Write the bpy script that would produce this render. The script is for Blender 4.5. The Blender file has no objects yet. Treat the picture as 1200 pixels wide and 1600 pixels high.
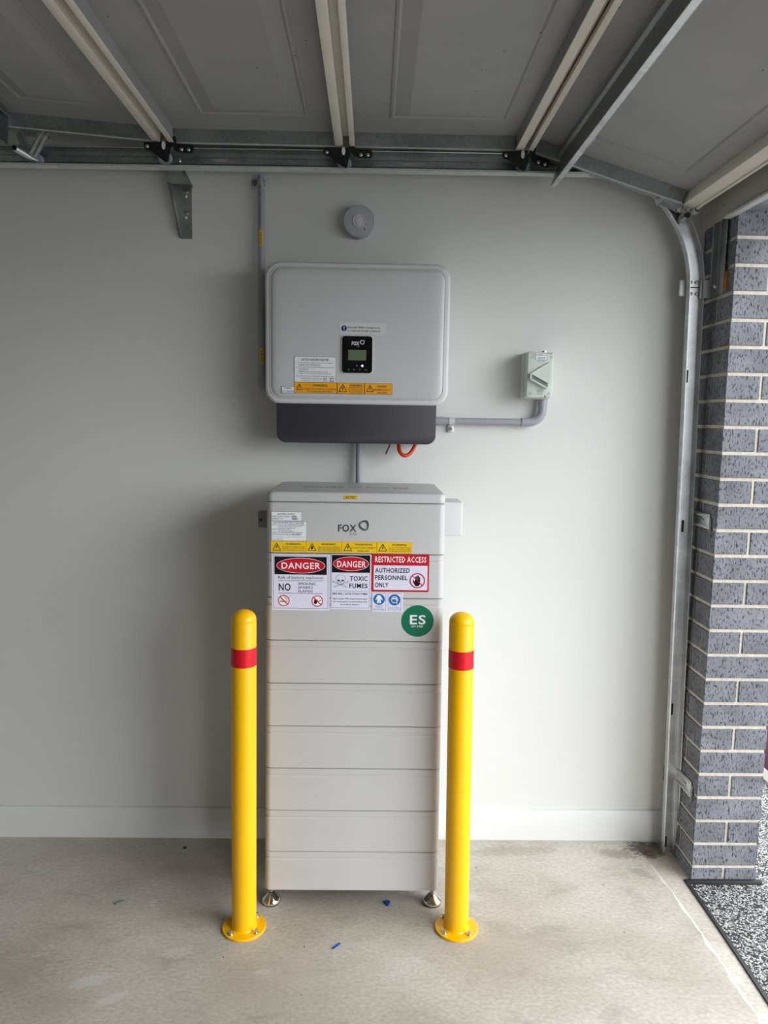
import bpy, bmesh, math, random
from mathutils import Vector, Matrix
R_ = math.radians
random.seed(7)
scene = bpy.context.scene
COL = scene.collection

# ------------------------------------------------------------------ camera
FPX, PITCH, YAW, ROLL = 1152.73, 0.1227, 0.0168, 0.0158
CAM = Vector((0, -2.658, 1.586))
Fw = Vector((math.sin(YAW)*math.cos(PITCH), math.cos(YAW)*math.cos(PITCH), -math.sin(PITCH)))
R0 = Vector((math.cos(YAW), -math.sin(YAW), 0)); U0 = R0.cross(Fw)
Rt = math.cos(ROLL)*R0 + math.sin(ROLL)*U0
Up = -math.sin(ROLL)*R0 + math.cos(ROLL)*U0
cd = bpy.data.cameras.new('camera'); cam = bpy.data.objects.new('camera', cd); COL.objects.link(cam)
cam.matrix_world = Matrix(((Rt.x, Up.x, -Fw.x, CAM.x), (Rt.y, Up.y, -Fw.y, CAM.y), (Rt.z, Up.z, -Fw.z, CAM.z), (0, 0, 0, 1)))
cd.sensor_fit = 'VERTICAL'; cd.sensor_height = 24.0; cd.lens = 24.0*FPX/1600.0
cd.clip_start = 0.02; cd.clip_end = 200
scene.camera = cam

# ------------------------------------------------------------------ light
w = bpy.data.worlds.new('overcast_sky'); scene.world = w; w.use_nodes = True
bg = w.node_tree.nodes['Background']
bg.inputs['Color'].default_value = (0.93, 0.965, 1.0, 1); bg.inputs['Strength'].default_value = 2.7
sn = bpy.data.lights.new('hazy_sun', 'SUN'); sn.energy = 2.2; sn.angle = R_(48); sn.color = (.97, .985, 1.0)
so = bpy.data.objects.new('hazy_sun', sn); COL.objects.link(so)
so.rotation_euler = Vector((.80, -.55, .42)).to_track_quat('Z', 'Y').to_euler(); so.location = (6, -5, 4)
pd = bpy.data.lights.new('door_opening_portal', 'AREA'); pd.shape = 'RECTANGLE'; pd.size = 2.25; pd.size_y = 2.95
pd.cycles.is_portal = True
po = bpy.data.objects.new('door_opening_portal', pd); COL.objects.link(po)
po.location = (1.3, -1.72, 1.14); po.rotation_euler = (0, R_(90), 0)
vs = scene.view_settings
vs.view_transform = 'Standard'; vs.look = 'None'; vs.gamma = 1.0; vs.use_curve_mapping = False
vs.exposure = 0.26
scene.display_settings.display_device = 'sRGB'

# ------------------------------------------------------------------ geometry of sight lines onto known planes
def at(px, py, ax, val):
    """point of the plane ax=val that stands at photo position px,py"""
    v = Fw + Rt*((px-600)/FPX) - Up*((py-800)/FPX)
    i = 'xyz'.index(ax); t = (val-CAM[i])/v[i]
    return CAM + v*t

# ------------------------------------------------------------------ materials
def newmat(name):
    m = bpy.data.materials.new(name); m.use_nodes = True
    nt = m.node_tree; return m, nt, nt.nodes['Principled BSDF'], nt.links
def s2l(c):
    return tuple(((x/255.)/12.92 if x/255. <= .04045 else ((x/255.+.055)/1.055)**2.4) for x in c)
def mat(name, rgb, rough=.5, metal=0., bump=0., bscale=200., var=0., vscale=8., emit=0, spec=None):
    m, nt, b, L = newmat(name)
    c = s2l(rgb) + (1,)
    b.inputs['Base Color'].default_value = c
    b.inputs['Roughness'].default_value = rough; b.inputs['Metallic'].default_value = metal
    if spec is not None: b.inputs['Specular IOR Level'].default_value = spec
    tc = nt.nodes.new('ShaderNodeTexCoord')
    n = nt.nodes.new('ShaderNodeTexNoise'); n.inputs['Scale'].default_value = vscale; n.inputs['Detail'].default_value = 5
    L.new(tc.outputs['Object'], n.inputs['Vector'])
    v = max(var, .015)
    mr = nt.nodes.new('ShaderNodeMapRange'); mr.inputs[1].default_value = .3; mr.inputs[2].default_value = .7
    mr.inputs[3].default_value = 1-v; mr.inputs[4].default_value = 1+v
    L.new(n.outputs['Fac'], mr.inputs[0])
    vm = nt.nodes.new('ShaderNodeVectorMath'); vm.operation = 'SCALE'; vm.inputs[0].default_value = c[:3]
    L.new(mr.outputs[0], vm.inputs['Scale']); L.new(vm.outputs[0], b.inputs['Base Color'])
    if bump:
        n2 = nt.nodes.new('ShaderNodeTexNoise'); n2.inputs['Scale'].default_value = bscale; n2.inputs['Detail'].default_value = 3
        L.new(tc.outputs['Object'], n2.inputs['Vector'])
        bp = nt.nodes.new('ShaderNodeBump'); bp.inputs['Strength'].default_value = bump; bp.inputs['Distance'].default_value = .002
        L.new(n2.outputs['Fac'], bp.inputs['Height']); L.new(bp.outputs['Normal'], b.inputs['Normal'])
    if emit:
        b.inputs['Emission Color'].default_value = c; b.inputs['Emission Strength'].default_value = emit
    return m
def galv(name, base=(150, 158, 160), rough=.42, metal=.85):
    m, nt, b, L = newmat(name)
    tc = nt.nodes.new('ShaderNodeTexCoord')
    v = nt.nodes.new('ShaderNodeTexVoronoi'); v.inputs['Scale'].default_value = 140
    n = nt.nodes.new('ShaderNodeTexNoise'); n.inputs['Scale'].default_value = 14; n.inputs['Detail'].default_value = 6
    mp = nt.nodes.new('ShaderNodeMapping'); mp.inputs['Scale'].default_value = (.6, 1, 1.4)
    L.new(tc.outputs['Object'], v.inputs['Vector']); L.new(tc.outputs['Object'], mp.inputs[0]); L.new(mp.outputs[0], n.inputs['Vector'])
    c = s2l(base)
    r1 = nt.nodes.new('ShaderNodeMixRGB'); r1.inputs[1].default_value = tuple(x*.82 for x in c)+(1,); r1.inputs[2].default_value = tuple(min(1, x*1.12) for x in c)+(1,)
    mr = nt.nodes.new('ShaderNodeMapRange'); mr.inputs[1].default_value = .3; mr.inputs[2].default_value = .7
    L.new(n.outputs['Fac'], mr.inputs[0]); L.new(mr.outputs[0], r1.inputs[0])
    r2 = nt.nodes.new('ShaderNodeMixRGB'); r2.blend_type = 'OVERLAY'; r2.inputs[0].default_value = .16
    L.new(r1.outputs[0], r2.inputs[1]); L.new(v.outputs['Color'], r2.inputs[2])
    bw = nt.nodes.new('ShaderNodeHueSaturation'); bw.inputs['Saturation'].default_value = .45
    L.new(r2.outputs[0], bw.inputs['Color']); L.new(bw.outputs[0], b.inputs['Base Color'])
    b.inputs['Metallic'].default_value = metal
    mr2 = nt.nodes.new('ShaderNodeMapRange'); mr2.inputs[3].default_value = rough-.08; mr2.inputs[4].default_value = rough+.12
    L.new(n.outputs['Fac'], mr2.inputs[0]); L.new(mr2.outputs[0], b.inputs['Roughness'])
    return m

M = {}
M['wall'] = mat('wall_paint', (220, 221, 218), .62, bump=.15, bscale=260, var=.012, vscale=1.5)
M['skirt'] = mat('skirting_paint', (222, 223, 221), .4)
M['beige'] = mat('plasterboard', (196, 191, 180), .7, var=.03)
M['ceil'] = mat('ceiling_paint', (205, 205, 200), .8)
M['inv'] = mat('inverter_white', (196, 198, 199), .42, bump=.05, bscale=900)
M['invrim'] = mat('inverter_rim', (210, 211, 211), .4)
M['dark'] = mat('dark_grey_plastic', (58, 56, 62), .5, bump=.05, bscale=700)
M['bat'] = mat('battery_shell', (193, 193, 193), .45, bump=.05, bscale=900)
M['seam'] = mat('seam_shadow_gap', (120, 120, 120), .7)
M['black'] = mat('black', (10, 10, 12), .35)
M['ink'] = mat('printing_ink', (28, 28, 40), .6)
M['inkgrey'] = mat('grey_printing_ink', (105, 104, 125), .6)
M['logo'] = mat('logo_grey', (66, 68, 72), .5)
M['logolight'] = mat('logo_light_grey', (140, 140, 140), .5)
M['lab'] = mat('label_white', (232, 236, 240), .45)
M['sign'] = mat('sign_white', (226, 224, 243), .4)
M['red'] = mat('sign_red', (196, 12, 38), .4)
M['orange'] = mat('label_orange', (240, 165, 20), .45)
M['yel_l'] = mat('label_yellow', (240, 196, 10), .45)
M['white'] = mat('white_print', (244, 240, 244), .4)
M['green'] = mat('green_sticker', (0, 108, 78), .4)
M['blue'] = mat('blue_print', (20, 110, 175), .4)
M['purple'] = mat('purple_print', (40, 30, 90), .4)
M['yellow'] = mat('bollard_yellow', (250, 190, 0), .32, bump=.04, bscale=500, var=.02)
M['redband'] = mat('red_reflective_band', (214, 10, 34), .35, var=.08, vscale=60)
M['chrome'] = mat('chrome', (225, 222, 215), .12, metal=1)
M['steel'] = mat('bright_zinc', (205, 205, 200), .28, metal=.9)
M['rubber'] = mat('black_rubber', (24, 24, 24), .7)
M['pvc'] = mat('grey_pvc', (158, 160, 168), .45)
M['iso'] = mat('isolator_grey', (200, 208, 202), .45)
M['isod'] = mat('isolator_recess', (120, 130, 124), .6)
M['galv'] = galv('galvanised_steel', (168, 180, 182), .36, .9)
M['galvb'] = galv('bright_galvanised_steel', (215, 222, 226), .34, .9)
M['galvd'] = galv('dull_galvanised_steel', (140, 146, 146), .42, .9)
M['zinc'] = mat('zinc_and_lit_edge', (214, 218, 216), .45, metal=.35, var=.08, vscale=40)  # zinc parts, and rail lips coloured pale for light bounced off the floor
M['cream'] = mat('cream_door_paint', (230, 225, 213), .5, bump=.1, bscale=500)
M['nylon'] = mat('roller_nylon', (190, 196, 208), .5)
M['hinge'] = mat('black_nylon_hinge', (20, 20, 22), .5)
M['detw'] = mat('detector_plastic', (178, 182, 184), .5)
M['lcd'] = mat('lcd_screen', (104, 116, 88), .25)
M['screenblk'] = mat('screen_black', (6, 6, 8), .15)
M['ledw'] = mat('led_white', (235, 255, 245), .3, emit=2.5)
M['ledb'] = mat('led_blue', (90, 90, 200), .3, emit=.5)
M['cable'] = mat('orange_cable', (214, 60, 18), .4)
M['timber'] = mat('timber_packer', (180, 110, 40), .7, var=.15, vscale=60)
M['bluescrap'] = mat('blue_scrap', (10, 70, 160), .5)
M['greyscrap'] = mat('grey_scrap', (110, 118, 112), .5)
M['leaf'] = mat('dry_leaf', (96, 74, 54), .8)
M['maroon'] = mat('maroon_sack', (70, 14, 34), .5, var=.2, vscale=30)
M['sackw'] = mat('sack_white', (214, 208, 196), .5)
M['vinylblack'] = mat('black_joint_strip', (34, 34, 36), .55)

# door skin: dull primer with faint wipe marks
def skin_mat():
    m, nt, b, L = newmat('door_skin_primer')
    tc = nt.nodes.new('ShaderNodeTexCoord')
    n = nt.nodes.new('ShaderNodeTexNoise'); n.inputs['Scale'].default_value = 3; n.inputs['Detail'].default_value = 6
    L.new(tc.outputs['Object'], n.inputs['Vector'])
    cr = nt.nodes.new('ShaderNodeValToRGB')
    cr.color_ramp.elements[0].position = .3; cr.color_ramp.elements[0].color = s2l((150, 150, 149))+(1,)
    cr.color_ramp.elements[1].position = .7; cr.color_ramp.elements[1].color = s2l((164, 164, 162))+(1,)
    L.new(n.outputs['Fac'], cr.inputs[0])
    # sparse dark specks
    mp = nt.nodes.new('ShaderNodeMapping'); mp.inputs['Scale'].default_value = (38, 20, 38)
    L.new(tc.outputs['Object'], mp.inputs[0])
    v = nt.nodes.new('ShaderNodeTexVoronoi'); v.inputs['Scale'].default_value = 1; v.inputs['Randomness'].default_value = 1
    L.new(mp.outputs[0], v.inputs['Vector'])
    n3 = nt.nodes.new('ShaderNodeTexNoise'); n3.inputs['Scale'].default_value = 4.5
    L.new(tc.outputs['Object'], n3.inputs['Vector'])
    lt = nt.nodes.new('ShaderNodeMath'); lt.operation = 'LESS_THAN'; lt.inputs[1].default_value = .075
    L.new(v.outputs['Distance'], lt.inputs[0])
    g = nt.nodes.new('ShaderNodeMath'); g.operation = 'GREATER_THAN'; g.inputs[1].default_value = .60
    L.new(n3.outputs['Fac'], g.inputs[0])
    mu = nt.nodes.new('ShaderNodeMath'); mu.operation = 'MULTIPLY'
    L.new(lt.outputs[0], mu.inputs[0]); L.new(g.outputs[0], mu.inputs[1])
    mx = nt.nodes.new('ShaderNodeMixRGB'); mx.inputs[2].default_value = (.03, .03, .03, 1)
    L.new(mu.outputs[0], mx.inputs[0]); L.new(cr.outputs[0], mx.inputs[1]); L.new(mx.outputs[0], b.inputs['Base Color'])
    b.inputs['Roughness'].default_value = .48
    n4 = nt.nodes.new('ShaderNodeTexNoise'); n4.inputs['Scale'].default_value = 350
    L.new(tc.outputs['Object'], n4.inputs['Vector'])
    bp = nt.nodes.new('ShaderNodeBump'); bp.inputs['Strength'].default_value = .12; bp.inputs['Distance'].default_value = .001
    L.new(n4.outputs['Fac'], bp.inputs['Height']); L.new(bp.outputs[0], b.inputs['Normal'])
    return m
M['skin'] = skin_mat()

def concrete():
    m, nt, b, L = newmat('garage_concrete')
    tc = nt.nodes.new('ShaderNodeTexCoord')
    def noise(s, d=6, sc=(1, 1, 1), dist=0):
        mp = nt.nodes.new('ShaderNodeMapping'); mp.inputs['Scale'].default_value = sc
        L.new(tc.outputs['Object'], mp.inputs[0])
        n = nt.nodes.new('ShaderNodeTexNoise'); n.inputs['Scale'].default_value = s; n.inputs['Detail'].default_value = d
        n.inputs['Distortion'].default_value = dist
        L.new(mp.outputs[0], n.inputs['Vector']); return n
    a = noise(2.2, 8, (.8, 1.3, 1)); cr = nt.nodes.new('ShaderNodeValToRGB')
    e = cr.color_ramp.elements
    e[0].position = .3; e[0].color = s2l((170, 162, 150))+(1,)
    e[1].position = .68; e[1].color = s2l((206, 200, 191))+(1,)
    k = cr.color_ramp.elements.new(.5); k.color = s2l((190, 183, 172))+(1,)
    L.new(a.outputs['Fac'], cr.inputs[0])
    # fine mottling
    f = noise(70, 10, (1, 1.5, 1), .0); mr = nt.nodes.new('ShaderNodeMapRange'); mr.inputs[1].default_value = .3; mr.inputs[2].default_value = .7
    mr.inputs[3].default_value = .84; mr.inputs[4].default_value = 1.12
    L.new(f.outputs['Fac'], mr.inputs[0])
    vm = nt.nodes.new('ShaderNodeVectorMath'); vm.operation = 'SCALE'
    L.new(cr.outputs[0], vm.inputs[0]); L.new(mr.outputs[0], vm.inputs['Scale'])
    # pale plaster smears
    p = noise(3.3, 3, (1, 1.5, 1), 1.2); m2 = nt.nodes.new('ShaderNodeMapRange'); m2.inputs[1].default_value = .665; m2.inputs[2].default_value = .73
    L.new(p.outputs['Fac'], m2.inputs[0])
    p2 = noise(55, 6, (1, 3, 1)); m3 = nt.nodes.new('ShaderNodeMapRange'); m3.inputs[1].default_value = .45; m3.inputs[2].default_value = .62
    L.new(p2.outputs['Fac'], m3.inputs[0])
    mm = nt.nodes.new('ShaderNodeMath'); mm.operation = 'MULTIPLY'; L.new(m2.outputs[0], mm.inputs[0]); L.new(m3.outputs[0], mm.inputs[1])
    m5 = nt.nodes.new('ShaderNodeMath'); m5.operation = 'MULTIPLY'; m5.inputs[1].default_value = .55; L.new(mm.outputs[0], m5.inputs[0])
    mx = nt.nodes.new('ShaderNodeMixRGB'); mx.inputs[2].default_value = s2l((222, 219, 212))+(1,)
    L.new(m5.outputs[0], mx.inputs[0]); L.new(vm.outputs[0], mx.inputs[1])
    # dark specks
    v = nt.nodes.new('ShaderNodeTexVoronoi'); v.inputs['Scale'].default_value = 11; L.new(tc.outputs['Object'], v.inputs['Vector'])
    lt = nt.nodes.new('ShaderNodeMath'); lt.operation = 'LESS_THAN'; lt.inputs[1].default_value = .028; L.new(v.outputs['Distance'], lt.inputs[0])
    mx2 = nt.nodes.new('ShaderNodeMixRGB'); mx2.inputs[2].default_value = (.05, .045, .04, 1)
    L.new(lt.outputs[0], mx2.inputs[0]); L.new(mx.outputs[0], mx2.inputs[1])
    # brown dirt by the skirting and slab edge
    d = noise(6, 6, (1, 2, 1), .6); m4 = nt.nodes.new('ShaderNodeMapRange'); m4.inputs[1].default_value = .56; m4.inputs[2].default_value = .75
    L.new(d.outputs['Fac'], m4.inputs[0])
    m6 = nt.nodes.new('ShaderNodeMath'); m6.operation = 'MULTIPLY'; m6.inputs[1].default_value = .35; L.new(m4.outputs[0], m6.inputs[0])
    mx3 = nt.nodes.new('ShaderNodeMixRGB'); mx3.inputs[2].default_value = s2l((128, 116, 104))+(1,)
    L.new(m6.outputs[0], mx3.inputs[0]); L.new(mx2.outputs[0], mx3.inputs[1])
    last = mx3.outputs[0]
    # scuffs and a dirty corner with their own outlines
    wn = noise(60, 10, (.7, 1.6, 1), .6); wm = nt.nodes.new('ShaderNodeMath'); wm.operation = 'MULTIPLY_ADD'; wm.inputs[1].default_value = 2.2; wm.inputs[2].default_value = -1.1
    L.new(wn.outputs['Fac'], wm.inputs[0])
    for (bx, by, ang, la, wa, rgb, amt) in ((-.775, -.735, 25, .060, .022, (214, 210, 202), .55), (-.695, -.800, 30, .050, .016, (214, 210, 202), .5), (-.56, -.62, 20, .05, .02, (214, 210, 203), .45),
                                            (.33, -.36, 5, .05, .03, (214, 210, 203), .4), (1.06, -.055, 10, .085, .05, (74, 64, 52), .75), (.93, -.10, -10, .07, .03, (120, 112, 100), .45), (.98, -.22, -40, .05, .02, (140, 134, 124), .5),
                                            (.55, -.085, 4, .16, .03, (150, 140, 124), .4), (-.30, -.70, 15, .03, .012, (212, 208, 200), .4), (-.25, -.75, 10, .20, .10, (176, 170, 158), .35), (.45, -.62, 35, .14, .10, (176, 170, 158), .35), (-1.1, -.70, 10, .20, .10, (150, 146, 130), .35)):
        mp = nt.nodes.new('ShaderNodeMapping'); mp.vector_type = 'TEXTURE'
        mp.inputs['Location'].default_value = (bx, by, 0); mp.inputs['Rotation'].default_value = (0, 0, R_(ang)); mp.inputs['Scale'].default_value = (la, wa, 1)
        L.new(tc.outputs['Object'], mp.inputs[0])
        ln = nt.nodes.new('ShaderNodeVectorMath'); ln.operation = 'LENGTH'; L.new(mp.outputs[0], ln.inputs[0])
        ad = nt.nodes.new('ShaderNodeMath'); ad.operation = 'ADD'; L.new(ln.outputs['Value'], ad.inputs[0]); L.new(wm.outputs[0], ad.inputs[1])
        ms = nt.nodes.new('ShaderNodeMapRange'); ms.inputs[1].default_value = .75; ms.inputs[2].default_value = 1.15; ms.inputs[3].default_value = amt; ms.inputs[4].default_value = 0
        L.new(ad.outputs[0], ms.inputs[0])
        mb_ = nt.nodes.new('ShaderNodeMixRGB'); mb_.inputs[2].default_value = s2l(rgb)+(1,)
        L.new(ms.outputs[0], mb_.inputs[0]); L.new(last, mb_.inputs[1]); last = mb_.outputs[0]
    L.new(last, b.inputs['Base Color'])
    b.inputs['Roughness'].default_value = .55
    h = noise(120, 4, (1, 1, 1)); bp = nt.nodes.new('ShaderNodeBump'); bp.inputs['Strength'].default_value = .25; bp.inputs['Distance'].default_value = .002
    L.new(h.outputs['Fac'], bp.inputs['Height']); L.new(bp.outputs[0], b.inputs['Normal'])
    return m
M['conc'] = concrete()
M['concw'] = mat('chalky_concrete_edge', (214, 210, 202), .7, var=.16, vscale=26, bump=.3)

def aggregate():
    m, nt, b, L = newmat('exposed_aggregate')
    tc = nt.nodes.new('ShaderNodeTexCoord')
    v = nt.nodes.new('ShaderNodeTexVoronoi'); v.inputs['Scale'].default_value = 190; L.new(tc.outputs['Object'], v.inputs['Vector'])
    sp = nt.nodes.new('ShaderNodeSeparateColor'); L.new(v.outputs['Color'], sp.inputs[0])
    cr = nt.nodes.new('ShaderNodeValToRGB'); cr.color_ramp.interpolation = 'CONSTANT'
    e = cr.color_ramp.elements; e[0].position = 0; e[0].color = s2l((44, 45, 50))+(1,)
    e[1].position = .40; e[1].color = s2l((205, 203, 200))+(1,)
    k = e.new(.72); k.color = s2l((150, 150, 152))+(1,); k = e.new(.85); k.color = s2l((228, 226, 222))+(1,)
    L.new(sp.outputs[0], cr.inputs[0])
    mr = nt.nodes.new('ShaderNodeMapRange'); mr.inputs[1].default_value = .35; mr.inputs[2].default_value = .6; mr.inputs[3].default_value = 1; mr.inputs[4].default_value = .35
    L.new(v.outputs['Distance'], mr.inputs[0])
    vm = nt.nodes.new('ShaderNodeVectorMath'); vm.operation = 'SCALE'; L.new(cr.outputs[0], vm.inputs[0]); L.new(mr.outputs[0], vm.inputs['Scale'])
    L.new(vm.outputs[0], b.inputs['Base Color']); b.inputs['Roughness'].default_value = .6
    bp = nt.nodes.new('ShaderNodeBump'); bp.inputs['Strength'].default_value = .8; bp.inputs['Distance'].default_value = .003; bp.invert = True
    L.new(v.outputs['Distance'], bp.inputs['Height']); L.new(bp.outputs[0], b.inputs['Normal'])
    return m
M['agg'] = aggregate()

def brick():
    m, nt, b, L = newmat('grey_wirecut_brick')
    tc = nt.nodes.new('ShaderNodeTexCoord')
    n = nt.nodes.new('ShaderNodeTexNoise'); n.inputs['Scale'].default_value = 9; n.inputs['Detail'].default_value = 8
    L.new(tc.outputs['Object'], n.inputs['Vector'])
    cr = nt.nodes.new('ShaderNodeValToRGB'); e = cr.color_ramp.elements
    e[0].position = .3; e[0].color = s2l((104, 106, 112))+(1,); e[1].position = .7; e[1].color = s2l((136, 138, 145))+(1,)
    L.new(n.outputs['Fac'], cr.inputs[0])
    mp = nt.nodes.new('ShaderNodeMapping'); mp.inputs['Scale'].default_value = (1, 1, .32); L.new(tc.outputs['Object'], mp.inputs[0])
    f = nt.nodes.new('ShaderNodeTexNoise'); f.inputs['Scale'].default_value = 230; f.inputs['Detail'].default_value = 3; f.inputs['Distortion'].default_value = .5
    L.new(mp.outputs[0], f.inputs['Vector'])
    mr = nt.nodes.new('ShaderNodeMapRange'); mr.inputs[1].default_value = .545; mr.inputs[2].default_value = .62
    L.new(f.outputs['Fac'], mr.inputs[0])
    mx = nt.nodes.new('ShaderNodeMixRGB'); mx.inputs[2].default_value = s2l((60, 61, 68))+(1,)
    L.new(mr.outputs[0], mx.inputs[0]); L.new(cr.outputs[0], mx.inputs[1]); L.new(mx.outputs[0], b.inputs['Base Color'])
    b.inputs['Roughness'].default_value = .8
    bp = nt.nodes.new('ShaderNodeBump'); bp.inputs['Strength'].default_value = .5; bp.inputs['Distance'].default_value = .002; bp.invert = True
    L.new(mr.outputs[0], bp.inputs['Height']); L.new(bp.outputs[0], b.inputs['Normal'])
    return m
M['brick'] = brick()
M['mortar'] = mat('cream_mortar', (206, 200, 186), .9, var=.10, vscale=60, bump=.8, bscale=140)

# ------------------------------------------------------------------ object helpers
class MB:
    """collects shapes and links them as one mesh object"""
    def __init__(s): s.bm = bmesh.new(); s.mats = []
    def mi(s, m):
        m = M[m]
        if m not in s.mats: s.mats.append(m)
        return s.mats.index(m)
    def add(s, verts, faces, m):
        k = s.mi(m); vs_ = [s.bm.verts.new(v) for v in verts]; out = []
        for f in faces:
            try:
                fc = s.bm.faces.new([vs_[i] for i in f]); fc.material_index = k; out.append(fc)
            except ValueError: pass
        return vs_, out
    def box(s, x0, x1, y0, y1, z0, z1, m, bev=0, seg=2, T=None):
        x0, x1 = min(x0, x1), max(x0, x1); y0, y1 = min(y0, y1), max(y0, y1); z0, z1 = min(z0, z1), max(z0, z1)
        v = [(x, y, z) for z in (z0, z1) for y in (y0, y1) for x in (x0, x1)]
        if T: v = [tuple(T(Vector(p))) for p in v]
        f = [(0, 2, 3, 1), (4, 5, 7, 6), (0, 1, 5, 4), (2, 6, 7, 3), (0, 4, 6, 2), (1, 3, 7, 5)]
        vs_, fs = s.add(v, f, m)
        if bev:
            es = list({e for fc in fs for e in fc.edges})
            r = bmesh.ops.bevel(s.bm, geom=es, offset=bev, segments=seg, affect='EDGES', profile=.5, material=-1)
        return s
    def loft(s, loops, m, cap=True):
        n = len(loops[0]); v = [p for l in loops for p in l]; f = []
        for i in range(len(loops)-1):
            for j in range(n):
                a = i*n+j; b_ = i*n+(j+1) % n
                f.append((a, b_, b_+n, a+n))
        if cap: f.append(tuple(range(n))[::-1]); f.append(tuple(range((len(loops)-1)*n, len(loops)*n)))
        s.add(v, f, m); return s
    def prism(s, poly, ax, a, b_, m, bev=0):
        """poly of 2D points in the plane across axis ax; extruded from a to b"""
        def P(p, t):
            return {'x': (t, p[0], p[1]), 'y': (p[0], t, p[1]), 'z': (p[0], p[1], t)}[ax]
        if bev:
            cx = sum(p[0] for p in poly)/len(poly); cz = sum(p[1] for p in poly)/len(poly)
            w_ = max(abs(p[0]-cx) for p in poly); h_ = max(abs(p[1]-cz) for p in poly)
            sc = lambda d: [(cx+(p[0]-cx)*(1-d/w_), cz+(p[1]-cz)*(1-d/h_)) for p in poly]
            sg = 1 if b_ > a else -1
            loops = [[P(p, a) for p in poly], [P(p, b_-sg*bev) for p in poly]]
            for k in (1, 2, 3):
                t = k/3*math.pi/2
                loops.append([P(p, b_-sg*bev*(1-math.sin(t))) for p in sc(bev*(1-math.cos(t)))])
            return s.loft(loops, m)
        return s.loft([[P(p, a) for p in poly], [P(p, b_) for p in poly]], m)
    def cyl(s, p0, p1, r, m, n=20, r1=None, cap=True):
        p0 = Vector(p0); p1 = Vector(p1); d = (p1-p0).normalized(); r1 = r if r1 is None else r1
        u = d.orthogonal().normalized(); v = d.cross(u)
        L_ = lambda p, q: [tuple(p+u*q*math.cos(2*math.pi*i/n)+v*q*math.sin(2*math.pi*i/n)) for i in range(n)]
        return s.loft([L_(p0, r), L_(p1, r1)], m, cap)
    def lathe(s, base, prof, m, n=28, d=Vector((0, 0, 1))):
        base = Vector(base); d = Vector(d).normalized(); u = d.orthogonal().normalized(); v = d.cross(u)
        loops = [[tuple(base+d*h+u*max(r, 1e-5)*math.cos(2*math.pi*i/n)+v*max(r, 1e-5)*math.sin(2*math.pi*i/n)) for i in range(n)] for r, h in prof]
        return s.loft(loops, m)
    def tube(s, pts, r, m, n=16):
        pts = [Vector(p) for p in pts]; loops = []; u = None
        for i, p in enumerate(pts):
            t = (pts[min(i+1, len(pts)-1)]-pts[max(i-1, 0)]).normalized()
            if u is None: u = t.orthogonal().normalized()
            u = (u-t*u.dot(t)).normalized(); v = t.cross(u)
            loops.append([tuple(p+u*r*math.cos(2*math.pi*k/n)+v*r*math.sin(2*math.pi*k/n)) for k in range(n)])
        return s.loft(loops, m)
    def build(s, name, parent=None, smooth=35, kind=None, label=None):
        bmesh.ops.recalc_face_normals(s.bm, faces=s.bm.faces)
        me = bpy.data.meshes.new(name); s.bm.to_mesh(me); s.bm.free()
        for m in s.mats: me.materials.append(m)
        if smooth:
            me.shade_smooth(); me.set_sharp_from_angle(angle=R_(smooth))
        o = bpy.data.objects.new(name, me); COL.objects.link(o)
        if parent:
            o.parent = parent; o.matrix_parent_inverse = parent.matrix_world.inverted() if parent.type != 'EMPTY' else Matrix.Translation(-parent.location)
        if kind: o['kind'] = kind
        if label: o['label'] = label
        return o
def thing(name, loc, label, cat, group=None):
    o = bpy.data.objects.new(name, None); COL.objects.link(o); o.location = loc; o.empty_display_size = .05
    o['label'] = label; o['category'] = cat
    if group: o['group'] = group
    return o
def tag(o, label, cat, group=None):
    o['label'] = label; o['category'] = cat
    if group: o['group'] = group
    return o
def rrect(x0, x1, z0, z1, r, n=6):
    p = []
    for cx, cz, a0 in ((x1-r, z1-r, 0), (x0+r, z1-r, 90), (x0+r, z0+r, 180), (x1-r, z0+r, 270)):
        for i in range(n+1):
            a = R_(a0+90*i/n); p.append((cx+r*math.cos(a), cz+r*math.sin(a)))
    return p

# text outlines as filled meshes
_tc = {}
def text_mesh(txt, bold):
    k = (txt, bold)
    if k in _tc: return _tc[k]
    c = bpy.data.curves.new('t', 'FONT'); c.body = txt; c.resolution_u = 3 if len(txt) < 14 else 1; c.size = 1
    c.offset = {0: 0, 1: .012, 2: .018}[bold]; c.space_character = {0: 1.0, 1: 1.04, 2: 1.10}[bold]
    o = bpy.data.objects.new('t', c); COL.objects.link(o)
    dg = bpy.context.evaluated_depsgraph_get(); dg.update()
    me = bpy.data.meshes.new_from_object(o.evaluated_get(dg))
    v = [tuple(x.co) for x in me.vertices]; f = [tuple(p.vertices) for p in me.polygons]
    bpy.data.objects.remove(o); bpy.data.curves.remove(c); bpy.data.meshes.remove(me)
    xs = [a[0] for a in v]; ys = [a[1] for a in v]; x0, x1, y0, y1 = min(xs), max(xs), min(ys), max(ys)
    v = [((a[0]-x0)/(x1-x0), (a[1]-y0)/(y1-y0)) for a in v]
    _tc[k] = (v, f); return _tc[k]

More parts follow.
